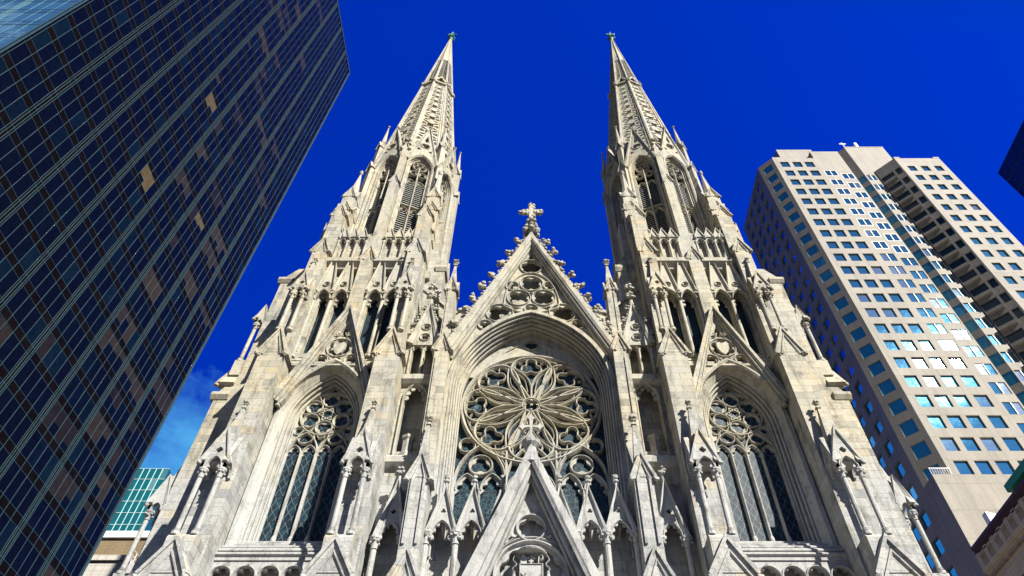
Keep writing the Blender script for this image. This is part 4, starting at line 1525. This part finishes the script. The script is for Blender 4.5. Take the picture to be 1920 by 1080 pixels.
# ---- slender nave buttresses and the niche bays beside them
for s in (-1, 1):
    T = Matrix.Scale(s, 4, (1, 0, 0))
    X = 5.14
    b = MB(T)
    b.box(X - .50, X + .50, 26.3, 28.9, 0, 15.7)
    gablet(b, X - .50, X + .50, 15.65, 16.85, 26.25, 27.3, .14, .1)
    b.box(X - .44, X + .44, 26.5, 28.6, 15.6, 20.6)
    gablet(b, X - .46, X + .46, 20.55, 21.85, 26.44, 27.5, .14, .1)
    b.box(X - .33, X - .22, 26.40, 26.6, 17.2, 20.4)
    b.box(X + .22, X + .33, 26.40, 26.6, 17.2, 20.4)
    b.box(X - .42, X + .42, 27.58, 28.9, 20.0, 30.3)
    b.box(X + .16, X + .30, 27.50, 27.6, 21.6, 29.4)
    gablet(b, X - .44, X + .44, 30.1, 31.35, 27.54, 28.6, .13, .1)
    b.box(X - .30, X + .30, 27.85, 28.9, 30.2, 36.0)
    b.box(X + .10, X + .20, 27.79, 27.9, 31.4, 35.6)
    gablet(b, X - .31, X + .31, 35.8, 36.95, 27.8, 28.5, .10, .08)
    for k in (-1, 1):
        T0 = b.T
        b.T = T @ Matrix.Translation((X + k * .30, 28.15, 0)) @ Matrix.Rotation(k * math.pi / 2, 4, 'Z')
        gablet(b, -.31, .31, 35.8, 36.8, -.06, .2, .09, .07)
        b.T = T0
    b.pyramid(X, 28.15, 36.0, 38.75, .30, 4, .05)
    b.pyramid(X, 26.95, 20.8, 24.0, .34, 4, .06)
    nb = b.build('nave_buttress', 'ashlar', cath)
    for (u, d, z, h) in ((X, 28.15, 38.75, .7), (X, 26.95, 23.98, .7)):
        f = MB(T)
        f.box(u - .13, u + .13, d - .13, d + .13, z - .05, z + .05)
        finial(f, u, d, z, h)
        f.build('finial', 'carved', nb)
    # bay
    w = MB(T)
    c = 6.43
    hw = .86
    nich = arch(c, 27.25, .58, .40, 23.6, 8)
    two = [arch(c - .36, 31.05, .27, .22, 29.0, 7), arch(c + .36, 31.05, .27, .22, 29.0, 7)]
    w.plate([(5.4, 0), (7.5, 0), (7.5, 33.5), (5.4, 33.5)], [nich] + two, 28.62, 28.95)
    w.box(5.4, 7.5, 29.45, 29.7, 0, 34)
    bay = w.build('niche_bay', 'ashlar', cath)
    m = MB(T)
    # shelf, string and pedestal
    for z in (22.6, 28.25):
        m.prism_u([(28.75, z - .25), (28.4, z - .1), (28.22, z + .1), (28.2, z + .4), (28.4, z + .62), (28.75, z + .66)], 5.5, 7.4)
    m.lathe(c, 28.75, [(.36, 23.2), (.36, 23.5), (.28, 23.6), (.28, 24.35), (.36, 24.45), (.36, 24.6)], 6)
    m.sweep(arch(c, 27.25, .64, .40, 23.3, 9), bar(.13, 28.45, 28.7))
    for k in (-1, 1):
        for (a, bq, r) in ((.52, -.02, .16), (.44, .34, .15), (.2, .62, .12)):
            m.plate(circle((c + k * a, 27.25 + bq), r, 9), [], 28.6, 28.72)
        light_head(m, c + k * .36, .27, 31.05, 28.5, 28.72, .08, .8)
        m.lathe(c + k * .72, 28.55, [(.07, 29.0), (.06, 31.0), (.1, 31.1)], 8)
    m.lathe(c, 28.55, [(.09, 28.9), (.07, 29.1), (.07, 30.9), (.12, 31.05)], 8)
    # crocketed gable
    m.plate([(c - hw, 31.3), (c - hw, 31.6), (c, 34.9), (c + hw, 31.6), (c + hw, 31.3)], [foil((c, 32.85), .2, 4, 45), foil((c, 31.95), .24, 4, 45)], 28.44, 28.64)
    m.ring((c, 32.85), .27, .08, 28.36, 28.6, 20)
    m.ring((c, 31.95), .31, .08, 28.36, 28.6, 20)
    m.sweep([(c - hw - .05, 31.4), (c, 35.05), (c + hw + .05, 31.4)], [(-.26, 28.6), (-.26, 28.36), (-.1, 28.28), (.1, 28.26), (.12, 28.8)])
    for k in (-1, 1):
        for i in range(14):
            t = i / 13
            m.blob(c + k * (.1 + (hw + .05) * t), 28.4, 35.0 - 3.4 * t, .10)
        for i in range(3):
            t = (i + .5) / 3
            foliage(m, c + k * (.2 + (hw + .1) * t), 28.4, 35.0 - 3.4 * t + .1, .2, 4)
    m.lathe(c, 28.4, [(.14, 34.9), (.1, 35.6), (.2, 35.7), (.1, 35.8), (.08, 36.6)], 8)
    for z in (35.7, 36.6):
        for i in range(5):
            a = i * 2 * math.pi / 5
            m.blob(c + .24 * math.cos(a), 28.4 - .2 * abs(math.sin(a)), z + .15 * math.sin(a), .15)
    m.blob(c, 28.4, 36.85, .16)
    m.build('bay_gable', 'carved', bay)
    # parapet behind the bay, rising towards the tower
    q = MB(T)
    q.plate([(3.4, 30.0), (3.4, 35.6), (4.3, 36.1), (5.0, 35.5), (7.4, 38.0), (7.4, 30)], [], 29.75, 30.1)
    q.sweep([(7.4, 38.1), (5.0, 35.6), (4.3, 36.2), (3.4, 35.7)], rect(-.10, .10, 29.6, 30.2))
    q.build('parapet', 'ashlar', bay)
    # low gabled niche
    n_ = MB(T)
    cc = 6.32
    a_ = arch(cc, 18.3, .42, .34, n=8)
    n_.plate([(cc - .6, 18.3)] + a_ + [(cc + .6, 18.3), (cc, 21.15)], [foil((cc, 19.55), .13, 4)], 27.72, 27.86)
    n_.sweep([(cc - .68, 18.2), (cc, 21.25), (cc + .68, 18.2)], [(-.18, 27.9), (-.18, 27.68), (-.06, 27.58), (.06, 27.56), (.08, 28.7)])
    n_.sweep(a_, bar(.1, 27.64, 27.85))
    for k in (-1, 1):
        for (a, bq, r) in ((.40, -.03, .11), (.33, .3, .1), (.15, .52, .08)):
            n_.plate(circle((cc + k * a, 18.3 + bq), r, 8), [], 27.74, 27.86)
    n_.lathe(cc, 27.75, [(.09, 20.9), (.07, 21.5), (.15, 21.55), (.08, 21.65)], 8)
    foliage(n_, cc, 27.75, 21.75, .2, 5)
    n_.build('niche_gable', 'carved', bay)
    for k in (-1, 1):
        cN = MB(T)
        column(cN, cc + k * .6, 27.82, 13.0, 18.3, .14)
        cN.build('niche_column', 'carved', bay)
# nave behind the front, lower front and steps
nv = MB()
nv.box(-9.5, 9.5, 37.5, 128, 0, 28)
nv.box(-7.4, 7.4, 30.3, 37.5, 0, 30)
nv.box(-17, 17, 37.6, 110, 0, 14)
nv.box(-26, 26, 84, 100, 0, 28)
nv.build('nave', 'ashlar', cath)
nr = MB()
nr.prism_u([(37.5, 28), (37.5, 28.4), (128, 28.4), (128, 28)], -9.8, 9.8)
nr.add([(-9.8, 29.75, 28.4), (9.8, 29.75, 28.4), (0, 29.75, 38.5), (-9.8, 128, 28.4), (9.8, 128, 28.4), (0, 128, 38.5)], [(0, 1, 2), (5, 4, 3), (0, 2, 5, 3), (1, 4, 5, 2), (0, 3, 4, 1)])
nr.build('roof', 'slate', cath)
dr = MB()
dr.plate(arch(0, 6.2, 2.6, 1.6, .9, 12), [], 26.5, 26.7)
dr.build('door', 'door', cath)
for s in (-1, 1):
    dr = MB(Matrix.Translation((s * AX, 0, 0)))
    dr.plate(arch(0, 5.2, 1.7, 1.2, .9, 10), [], 28.3, 28.45)
    dr.build('door', 'door', cath)
st = MB()
for i in range(6):
    st.box(-16, 16, 21.5 + i * .4, 29, .14 + i * .15, .29 + i * .15)
st.build('step', 'paving', cath)

# ------------------------------------------------------------------ other buildings


def facade(mb, u0, u1, z0, z1, cols, rows, dep, skip=None):
    """a wall face at d=0 pierced by a grid of openings with reveals; returns the openings"""
    us = sorted(set([u0, u1] + [c for a in cols for c in a]))
    zs = sorted(set([z0, z1] + [c for a in rows for c in a]))
    cs, rs = set(cols), set(rows)
    out = []
    for i in range(len(us) - 1):
        for j in range(len(zs) - 1):
            a, b, c, d = us[i], us[i + 1], zs[j], zs[j + 1]
            if (a, b) in cs and (c, d) in rs and not (skip and skip(a, c)):
                mb.add([(a, 0, c), (b, 0, c), (b, 0, d), (a, 0, d), (a, dep, c), (b, dep, c), (b, dep, d), (a, dep, d)],
                       [(0, 1, 5, 4), (1, 2, 6, 5), (2, 3, 7, 6), (3, 0, 4, 7)])
                out.append((a, b, c, d))
            else:
                mb.add([(a, 0, c), (b, 0, c), (b, 0, d), (a, 0, d)], [(0, 1, 2, 3)])
    return out


def to_px(p):
    """screen position in the photograph, to tell which repeats show largest"""
    th = R(50.9)
    zc = p.y * math.cos(th) + (p.z - 1.7) * math.sin(th)
    yc = (p.z - 1.7) * math.cos(th) - p.y * math.sin(th)
    return 996 + 1280 * p.x / zc, 540 - 1280 * yc / zc


def shown_area(T, q):
    P = [to_px(T @ Vector(v)) for v in q]
    cx_ = sum(p[0] for p in P) / 4
    cy_ = sum(p[1] for p in P) / 4
    if not (0 < cx_ < 1920 and 0 < cy_ < 1080):
        return 0
    return abs(sum(P[i][0] * P[(i + 1) % 4][1] - P[(i + 1) % 4][0] * P[i][1] for i in range(4))) / 2


def emit_panes(panes, name, mat, parent, top=100):
    """panes: (T, quad, tone). The largest in the photo are parts of their own, the rest one part"""
    panes = sorted(panes, key=lambda p: -shown_area(p[0], p[1]))
    for T, q, tone in panes[:top]:
        m = MB(T)
        m.add(q, [(0, 1, 2, 3)], tone)
        m.build(name, mat, parent, recalc=False)
    if len(panes) > top:
        m = MB()
        for T, q, tone in panes[top:]:
            m.T = T
            m.add(q, [(0, 1, 2, 3)], tone)
        m.build(name, mat, parent, kind='stuff', recalc=False)


def wobble(q, r, amp):
    """tilt one pane a hair, as real curtain-wall panes are"""
    a, b = r.uniform(-amp, amp), r.uniform(-amp, amp)
    c = [sum(v[i] for v in q) / 4 for i in range(3)]
    return [(v[0], v[1] + a * (v[0] - c[0]) + b * (v[2] - c[2]), v[2]) for v in q]


# ---- black glass tower on the left
XB, YN, YF, HB = -51.0, 23.7, 74.1, 188.6
bt = thing('glass_skyscraper', 'tall black glass curtain-wall tower filling the left side, brown bands and thin blue mullions', 'skyscraper', (XB - 20, 49, 0))
r2 = random.Random(11)
body = MB()
body.box(XB - 44, XB - .5, YN + .5, YF - .5, 0, HB - 1)
body.build('core', 'dark', bt)
TS = Matrix.Translation((XB, YF, 0)) @ Matrix.Rotation(R(-90), 4, 'Z')      # local u runs from the far corner... see sign below
TS = Matrix(((0, -1, 0, XB), (1, 0, 0, YN), (0, 0, 1, 0), (0, 0, 0, 1)))      # u -> +Y, depth d -> -X
TW = Matrix(((-1, 0, 0, XB), (0, 1, 0, YN), (0, 0, 1, 0), (0, 0, 0, 1)))      # west face: u -> -X, depth -> +Y
FH = 3.93
NF = 48
panes, sky_panes = [], []
sp_, mu = MB(), MB()
for T_, width, bays, store in ((TS, YF - YN, 8, panes), (TW, 44.0, 7, sky_panes)):
    sp_.T = mu.T = T_
    bw = width / bays
    for b in range(bays):
        x0 = b * bw
        pier = .42
        pw = (bw - 2 * pier) / 4
        for f in range(NF):
            z = f * FH
            for i in range(4):
                ua = x0 + pier + i * pw
                # glass above the band
                key = (b // 1, f)
                zone = abs((b - 3.2) * .5 + (f - 34) * .09)
                t = r2.random()
                tone = 0.0 if t < .52 else r2.uniform(.2, .62)
                if r2.random() < max(.04, .52 - zone * .30) and i == 0:
                    store_run = r2.choice((1, 2, 3, 4, 4))
                    run_t = r2.uniform(.74, .95)
                    run = store_run
                elif i == 0:
                    run = 0
                if run > 0 and store is panes:
                    tone = run_t + r2.uniform(-.02, .02)
                    run -= 1
                if (b, f) in ((3, 26), (3, 20), (5, 22)) and i in (1, 2) and store is panes:
                    tone = 1.0
                q = [(ua, .0, z + 1.05), (ua + pw, .0, z + 1.05), (ua + pw, .0, z + FH), (ua, .0, z + FH)]
                if tone > .7 and r2.random() < .6:            # blind let down only part of the way
                    zc_ = z + 1.05 + (FH - 1.05) * r2.choice((.25, .4, .55, .7))
                    lo_ = [(ua, .0, z + 1.05), (ua + pw, .0, z + 1.05), (ua + pw, .0, zc_), (ua, .0, zc_)]
                    q = [(ua, .0, zc_), (ua + pw, .0, zc_), (ua + pw, .0, z + FH), (ua, .0, z + FH)]
                    store.append((T_, wobble(lo_, r2, .014), r2.uniform(0, .4)))
                store.append((T_, wobble(q, r2, .014), tone))
            if store is sky_panes:
                sky_panes.append((T_, wobble([(x0, .0, z), (x0 + bw, .0, z), (x0 + bw, .0, z + 1.05), (x0, 0, z + 1.05)], r2, .004), 1.0))
            else:
                sp_.add([(x0, -.005, z), (x0 + bw, -.005, z), (x0 + bw, -.005, z + 1.0), (x0, -.005, z + 1.0)], [(0, 1, 2, 3)])
        for i in range(5):
            ua = x0 + pier + i * pw
            mu.box(ua - .022, ua + .022, -.04, .06, 0, HB)
        mu.box(x0 - .19, x0 - .155, -.07, .08, 0, HB)
        mu.box(x0 + .155, x0 + .19, -.07, .08, 0, HB)
        if store is panes:
            for xx in (x0, x0 + bw - pier):
                sp_.add([(xx, .01, 0), (xx + pier, .01, 0), (xx + pier, .01, HB), (xx, .01, HB)], [(0, 1, 2, 3)])
        else:
            for xx in (x0, x0 + bw - pier):
                sky_panes.append((T_, [(xx, .0, 0), (xx + pier, .0, 0), (xx + pier, .0, HB), (xx, .0, HB)], 0))
    mu.box(width - .2, width - .02, -.16, .1, 0, HB)
    for f in range(NF + 1):
        z = f * FH
        mu.box(0, width, -.02, .05, z - .02, z + .02)
        mu.box(0, width, -.02, .05, z + 1.0, z + 1.04)
    mu.box(-.1, width, -.14, .4, HB - .5, HB)
emit_panes(panes, 'window_pane', 'oly', bt)
m = MB()
for T_, q, tone in sky_panes:
    m.T = T_
    m.add(q, [(0, 1, 2, 3)], tone)
m.build('west_glazing', 'skyglass', bt, recalc=False)
sp_.build('spandrel_band', 'spandrel', bt, recalc=False)
mu.build('mullion_grid', 'bronze', bt)

# ---- tan granite tower on the right
tt = thing('office_tower', 'tan granite office tower on the right with rows of square blue windows', 'office tower', (60, 72, 0))
wall, frames_ = MB(), []
tpanes = []
r3 = random.Random(5)
I_ = lambda x, y: Matrix(((1, 0, 0, x), (0, 1, 0, y), (0, 0, 1, 0), (0, 0, 0, 1)))                # faces west
N_ = lambda x, y: Matrix(((0, 1, 0, x), (-1, 0, 0, y), (0, 0, 1, 0), (0, 0, 0, 1)))               # faces north: u -> -Y, depth -> +X
FT = 3.62
row0 = 51.75
rows_all = [(round(row0 + FT * i, 3), round(row0 + FT * i + 2.15, 3)) for i in range(22)]


spanes, cpanes = [], []


def grid_face(T_, u0, u1, z0, z1, cols, rows, dep, mode='single', skip=None, frames=False, store=None):
    wall.T = T_
    op = facade(wall, u0, u1, z0, z1, cols, rows, dep, skip)
    for (a, b, c, d) in op:
        n = 2 if mode == 'pair' else 1
        w = (b - a) / n
        for i in range(n):
            q = [(a + i * w, dep, c), (a + (i + 1) * w, dep, c), (a + (i + 1) * w, dep, d), (a + i * w, dep, d)]
            (tpanes if store is None else store).append((T_, wobble(q, r3, .012), 0.0 if r3.random() < .86 else r3.uniform(.3, 1.0)))
        t = .07
        fr_ = MB(T_)
        if frames and c > 97:
            for (x0, x1, y0, y1) in ((a, a + t, c, d), (b - t, b, c, d), (a + t, b - t, c, c + t), (a + t, b - t, d - t, d)):
                fr_.box(x0, x1, dep - .12, dep - .01, y0, y1)
        if n == 2:
            fr_.box(a + w - .06, a + w + .06, dep - .14, dep - .01, c + t - .01, d - t + .01)
        if frames:
            frames_.append((shown_area(T_, [(a, dep, c), (b, dep, c), (b, dep, d), (a, dep, d)]), fr_))
    return op


LWc = [(52.25, 54.05), (54.85, 56.65), (57.4, 59.2)]
W70 = I_(0, 70)
grid_face(W70, 51.1, 60.0, 51.7, 131.6, LWc, [r for r in rows_all if r[1] < 130.5], .24)
lowrows = [r for r in rows_all if r[1] < 73]
uprows = [r for r in rows_all if 73 < r[1] < 127]
grid_face(W70, 60.0, 63.1, 51.7, 72.9, [(60.2, 62.1)], lowrows, .24)
grid_face(W70, 60.0, 63.1, 72.9, 134.5, [(60.35, 62.75)], uprows, .12, 'pair', None, True)
W69 = I_(0, 70.0)
grid_face(W69, 63.1, 66.0, 0, 134.5, [(63.4, 65.75)], [(a_ - 1.3, b_ - 1.3) for a_, b_ in lowrows + uprows], .12, 'pair', None, True)

# podium without windows on its west side
wall.T = I_(0, 70)
wall.add([(48.6, -.25, 0), (66.5, -.25, 0), (66.5, -.25, 51.7), (48.6, -.25, 51.7), (48.6, 3, 51.7), (66.5, 3, 51.7)], [(0, 1, 2, 3), (3, 2, 5, 4)])
# chamfer with its single column of windows
CHL = 2.5 * math.sqrt(2)
TC = Matrix.Translation((48.6, 72.5, 0)) @ Matrix.Rotation(R(-45), 4, 'Z')
grid_face(TC, 0, CHL, 51.7, 131.6, [(.85, CHL - .75)], [r for r in rows_all if r[1] < 130.5], .15, store=cpanes)
# north flank
ncols = [(-(76.4 + 3.3 * i) , -(74.5 + 3.3 * i)) for i in range(4)]
ncols = [(round(a, 3), round(b, 3)) for a, b in ncols]
TN = Matrix(((0, 1, 0, 48.6), (-1, 0, 0, 0), (0, 0, 1, 0), (0, 0, 0, 1)))
nrows = [(round(15.5 + FT * i, 3), round(15.5 + FT * i + 2.05, 3)) for i in range(10)] + rows_all
grid_face(TN, -88.0, -72.5, 0, 131.6, sorted(ncols), [r for r in nrows if r[1] < 130.5], .3)
wall.add([(-72.5, 0, 0), (-69.75, 0, 0), (-69.75, 0, 51.7), (-72.5, 0, 51.7)], [(0, 1, 2, 3)])
# canted middle block: its slanting flank in bands of glass tinted teal for its reflections, its front with pairs


def cant(xb, yb, t):
    """frame of a 45 degree face that runs from (xb, yb) forward to (xb + t, yb - t)"""
    q = math.sqrt(.5)
    return Matrix(((q, q, 0, xb), (-q, q, 0, yb), (0, 0, 1, 0), (0, 0, 0, 1))), t / q


YM = 70.0 - 1.07
TM, LM = cant(66.0, 70.0, 1.07)
grid_face(TM, 0, LM, 0, 134.2, [(.04, round(LM - .04, 3))], [r for r in rows_all if r[1] < 124], .04, store=spanes)
XR, YR = 72.35, 65.75
TR, LR = cant(XR - 3.0, YR + 3.0, 3.0)
grid_face(I_(0, YM), 67.07, XR - 3.0, 0, 134.2, [(67.25, 69.1)], [r for r in rows_all if r[1] < 124], .16, 'pair', None, True)
grid_face(I_(0, YM), XR - 3.0, 75.4, 117, 134.2, [(69.6, 71.6), (71.9, 74.0)], [r for r in rows_all if 117.2 < r[0] and r[1] < 124], .16, 'pair', None, True)
# right wing: canted flank with ledges, then three columns
rrows = [(round(z, 3), round(z + 1.95, 3)) for z in [118.6 - 3.5 * i for i in range(25)]]
rpanes = []
grid_face(TR, 0, LR, 0, 123.6, [(.12, 2.55), (2.95, 3.95)], sorted(rrows), .3, store=rpanes)
grid_face(I_(0, YR), XR, 81.3, 0, 123.6, [(73.55, 75.0), (76.15, 77.6), (78.75, 80.2)], sorted(rrows), .24)
for (a, b) in rrows:
    bal = MB(TR)
    bal.box(.02, 2.6, -.55, -.005, a - .75, a - .15)
    bal.build('balcony', 'tan', tt)
# solids behind the faces
wall.T = I4
wall.box(49.0, 74.2, 87.8, 88.0, 0, 131)
wall.add([(51.1, 70, 131.6), (60.0, 70, 131.6), (60, 88, 131.6), (48.6, 88, 131.6), (48.6, 72.5, 131.6)], [(0, 1, 2, 3, 4)])
wall.add([(60.0, 70, 134.5), (63.1, 70, 134.5), (63.1, 88, 134.5), (60, 88, 134.5)], [(0, 1, 2, 3)])
wall.add([(60.0, 70, 131), (60.0, 88, 131), (60, 88, 134.5), (60, 70, 134.5)], [(0, 1, 2, 3)])
wall.add([(63.1, 70, 134.5), (66.0, 70, 134.5), (66.0, 88, 134.5), (63.1, 88, 134.5)], [(0, 1, 2, 3)])
wall.add([(66.0, 70, 134.2), (67.07, YM, 134.2), (75.4, YM, 134.2), (75.4, 86, 134.2), (66.0, 86, 134.2)], [(0, 1, 2, 3, 4)])
wall.add([(75.4, YM, 100), (75.4, 86, 100), (75.4, 86, 134.2), (75.4, YM, 134.2)], [(0, 1, 2, 3)])
wall.add([(XR - 3, YR + 3, 123.6), (XR, YR, 123.6), (81.3, YR, 123.6), (81.3, 84, 123.6), (XR - 3, 84, 123.6)], [(0, 1, 2, 3, 4)])
wall.add([(81.3, YR, 0), (81.3, 84, 0), (81.3, 84, 123.6), (81.3, YR, 123.6)], [(0, 1, 2, 3)])
# parapets and the plant blocks on the roof
wall.box(51.25, 58.3, 70.05, 70.35, 131.6, 132.0)
wall.box(53.9, 61.6, 71.2, 82, 131.7, 137.6)
wall.box(67.04, 75.45, YM - .03, 85.9, 134.25, 134.6)
wall.box(XR, 73.5, YR - .02, YR + .5, 123.65, 124.1)
wall.box(80.2, 81.35, YR - .02, YR + .5, 123.65, 124.1)
wall.build('wall', 'tan', tt, recalc=False)
frames_.sort(key=lambda q: -q[0])
for q in frames_[:100]:
    q[1].build('window_frame', 'tanframe', tt)
if len(frames_) > 100:
    m = MB()
    for q in frames_[100:]:
        b_ = len(m.v)
        m.v += q[1].v
        m.f += [[b_ + i for i in f] for f in q[1].f]
        m.tone += q[1].tone
    m.build('window_frame', 'tanframe', tt, kind='stuff')
emit_panes(tpanes, 'window', 'blueglass', tt)
emit_panes(spanes, 'corner_window', 'stripglass', tt)
emit_panes(rpanes, 'recess_window', 'recessglass', tt)
emit_panes(cpanes, 'chamfer_window', 'chamferglass', tt)
m = MB()
m.lathe(67.5, 69.2, [(.12, 134), (.10, 137.0)], 6)
m.box(66.8, 68.2, 69.1, 69.3, 136.2, 136.4)
m.build('roof_antenna', 'white', tt)
m = MB()
m.box(70.0, 70.5, 69.0, 69.4, 134.1, 136.6)
m.build('roof_vent', 'white', tt)
rl = MB()
for i in range(9):
    rl.box(48.7 + i * .3, 48.74 + i * .3, 69.85, 69.89, 51.7, 52.7)
rl.box(48.65, 51.2, 69.84, 69.9, 52.65, 52.72)
rl.build('railing', 'tanframe', tt)

# ---- dark blue glass tower cut by the right edge of the frame
nt = thing('glass_tower', 'dark navy glass tower cut off by the right edge of the photo', 'skyscraper', (115, 68, 0))
m = MB()
m.box(102.9, 130, 60.3, 74.7, 0, 133.5)
m.build('core', 'dark', nt)
TNv = Matrix(((0, 1, 0, 102.6), (-1, 0, 0, 0), (0, 0, 1, 0), (0, 0, 0, 1)))
gl, mu = MB(), MB()
for T_, u0, n, bw in ((TNv, -75, 10, 1.5), (I_(0, 60), 102.6, 18, 1.5)):
    gl.T = mu.T = T_
    for i in range(n):
        for f in range(35):
            z = f * 3.83
            gl.add(wobble([(u0 + i * bw, 0, z), (u0 + (i + 1) * bw, 0, z), (u0 + (i + 1) * bw, 0, z + 3.83), (u0 + i * bw, 0, z + 3.83)], r3, .004), [(0, 1, 2, 3)], r3.random())
        mu.box(u0 + i * bw - .04, u0 + i * bw + .04, -.08, .05, 0, 134)
    for f in range(36):
        mu.box(u0, u0 + n * bw, -.05, .05, f * 3.83 - .05, f * 3.83 + .05)
gl.build('glazing', 'navyglass', nt, recalc=False)
mu.build('mullion_grid', 'bronze', nt)

# ---- ornate store building in the lower right corner
ds = thing('department_store', 'ornate limestone store building in the lower right corner, maroon cornice and green roof edge', 'building', (65, 47, 0))
TD_ = Matrix(((0, 1, 0, 49.0), (-1, 0, 0, 0), (0, 0, 1, 0), (0, 0, 0, 1)))
w = MB()
cols = [(round(-69.2 + 3.4 * i, 3), round(-69.2 + 3.4 * i + 1.5, 3)) for i in range(13)]
rows = [(round(z, 3), round(z + 2.1, 3)) for z in (9, 13.2, 17.4, 21.6, 25.8, 30.0, 34.4)]
w.T = TD_
op = facade(w, -69.6, -24.0, 0, 41.3, cols, rows, .35)
w.T = I_(0, 24.0)
facade(w, 49.0, 95, 0, 40.6, [], [], .3)
w.T = I4
w.add([(49, 24, 41.3), (95, 24, 41.3), (95, 69.6, 41.3), (49, 69.6, 41.3)], [(0, 1, 2, 3)])
w.add([(49, 69.6, 0), (95, 69.6, 0), (95, 69.6, 41.3), (49, 69.6, 41.3)], [(0, 1, 2, 3)])
w.build('wall', 'ornate', ds, recalc=False)
emit_panes([(TD_, [(a, .35, c), (b, .35, c), (b, .35, d), (a, .35, d)], 0.0) for (a, b, c, d) in op], 'window', 'oly', ds)
m = MB(TD_)
m.prism_u([(0.02, 41.3), (-.3, 41.5), (-.62, 41.7), (-.62, 42.0), (.3, 42.25), (.3, 41.3)], -69.68, -24)
m.build('cornice', 'maroon', ds)
m = MB(TD_)
m.prism_u([(.02, 38.7), (-.3, 38.9), (-.6, 39.2), (-.6, 39.5), (.02, 39.6)], -69.7, -24)
for i in range(150):
    u = -69.4 + i * .3
    m.box(u, u + .15, -.34, .0, 38.45, 38.72)
for i in range(27):
    u = -69.4 + 1.7 * i
    m.box(u - .34, u + .34, -.46, .0, 39.55, 41.15)
m.build('frieze', 'ornate', ds)
m = MB(TD_)
for i in range(13):
    for q in range(7):
        for h_ in (0, 1.7):
            u = -69.4 + 3.4 * i + .42 + h_ + q * .145
            m.lathe(u, -.38, [(.04, 39.6), (.06, 39.95), (.03, 40.5), (.05, 40.85)], 6)
    m.box(-69.4 + 3.4 * i + .3, -69.4 + 3.4 * i + 3.1, -.46, -.28, 40.85, 41.0)
m.build('balustrade', 'ornate', ds)
m = MB()
m.box(49.3, 90, 25, 60.0, 41.0, 43.0)
m.build('attic', 'ornate', ds)
m = MB()
m.prism_u([(25, 42.7), (25, 43.5), (60.3, 43.5), (60.3, 42.7)], 48.75, 49.9)
m.build('roof_edge', 'patina', ds)
m = MB()
m.plate([(49.0, 42.15), (50.0, 42.15), (50.0, 43.4), (49.0, 43.7)], [], 65.2, 66.0)
m.build('roof_vent', 'tanframe', ds)

# ---- far buildings low on the left
tg = thing('teal_glass_block', 'teal green glass office block behind the cathedral, low on the left', 'office block', (-105, 150, 0))
m = MB()
m.box(-130, -89.2, 140.3, 165, 0, 103.2)
m.build('core', 'dark', tg)
gl, mu = MB(), MB()
gl.T = mu.T = I_(0, 140)
for i in range(26):
    for f in range(34):
        z = f * 3.05
        u = -129 + i * 1.55
        gl.add(wobble([(u, 0, z), (u + 1.55, 0, z), (u + 1.55, 0, z + 3.05), (u, 0, z + 3.05)], r3, .004), [(0, 1, 2, 3)], 0.0 if r3.random() < .93 else r3.uniform(.5, 1))
    mu.box(-129 + i * 1.55 - .06, -129 + i * 1.55 + .06, -.1, .05, 0, 103.6)
for f in range(35):
    mu.box(-129, -88.7, -.08, .05, f * 3.05 - .05, f * 3.05 + .05)
TE = Matrix(((0, -1, 0, -88.7), (1, 0, 0, 140), (0, 0, 1, 0), (0, 0, 0, 1)))
gl.T = TE
gl.add([(0, 0, 0), (25, 0, 0), (25, 0, 103.6), (0, 0, 103.6)], [(0, 1, 2, 3)])
gl.build('glazing', 'tealglass', tg, recalc=False)
mu.build('mullion_grid', 'grid', tg)

ob = thing('brick_building', 'olive brown brick building with a white coping below the teal block', 'building', (-70, 110, 0))
m = MB()
m.box(-95, -52, 100, 125, 0, 61.2)
m.build('wall', 'brownstone', ob)
m = MB()
m.box(-95.3, -51.7, 99.6, 100.6, 61.2, 62.3)
m.build('coping', 'white', ob)

ph = thing('stone_house', 'pale limestone house front with a barred window, in the bottom left behind the black tower', 'house', (-60, 84, 0))
w = MB()
w.T = I_(0, 80)
op = facade(w, -75, -50.2, 0, 46.8, [(-54.2, -52.0), (-58.6, -56.4), (-63, -60.8)], [(39.5, 43.6), (33.0, 37.0), (26, 30)], .5)
w.T = I4
w.add([(-50.2, 80, 0), (-50.2, 95, 0), (-50.2, 95, 46.8), (-50.2, 80, 46.8)], [(0, 1, 2, 3)])
w.add([(-75, 80, 46.8), (-50.2, 80, 46.8), (-50.2, 95, 46.8), (-75, 95, 46.8)], [(0, 1, 2, 3)])
w.build('wall', 'palestone', ph, recalc=False)
m = MB()
m.box(-75, -50.0, 79.7, 80.2, 46.2, 46.9)
m.build('cornice', 'palestone', ph)
emit_panes([(I_(0, 80), [(a, .5, c), (b, .5, c), (b, .5, d), (a, .5, d)], 0.0) for (a, b, c, d) in op], 'window', 'oly', ph)
m = MB()
for (a, b, c, d) in op:
    for i in range(1, 4):
        m.box(a + (b - a) * i / 4 - .05, a + (b - a) * i / 4 + .05, 80.4, 80.46, c, d)
    for i in range(1, 5):
        m.box(a, b, 80.41, 80.45, c + (d - c) * i / 5 - .04, c + (d - c) * i / 5 + .04)
m.build('glazing_bar', 'white', ph)
m = MB()
for i in range(12):
    m.box(-50.6 - i * .0, -50.55, 80.5 + i * 1.2, 80.55 + i * 1.2, 46.8, 48.2)
m.box(-50.6, -50.55, 80.5, 94, 48.15, 48.2)
m.box(-50.6, -50.55, 80.5, 94, 47.5, 47.55)
m.build('roof_railing', 'white', ph)
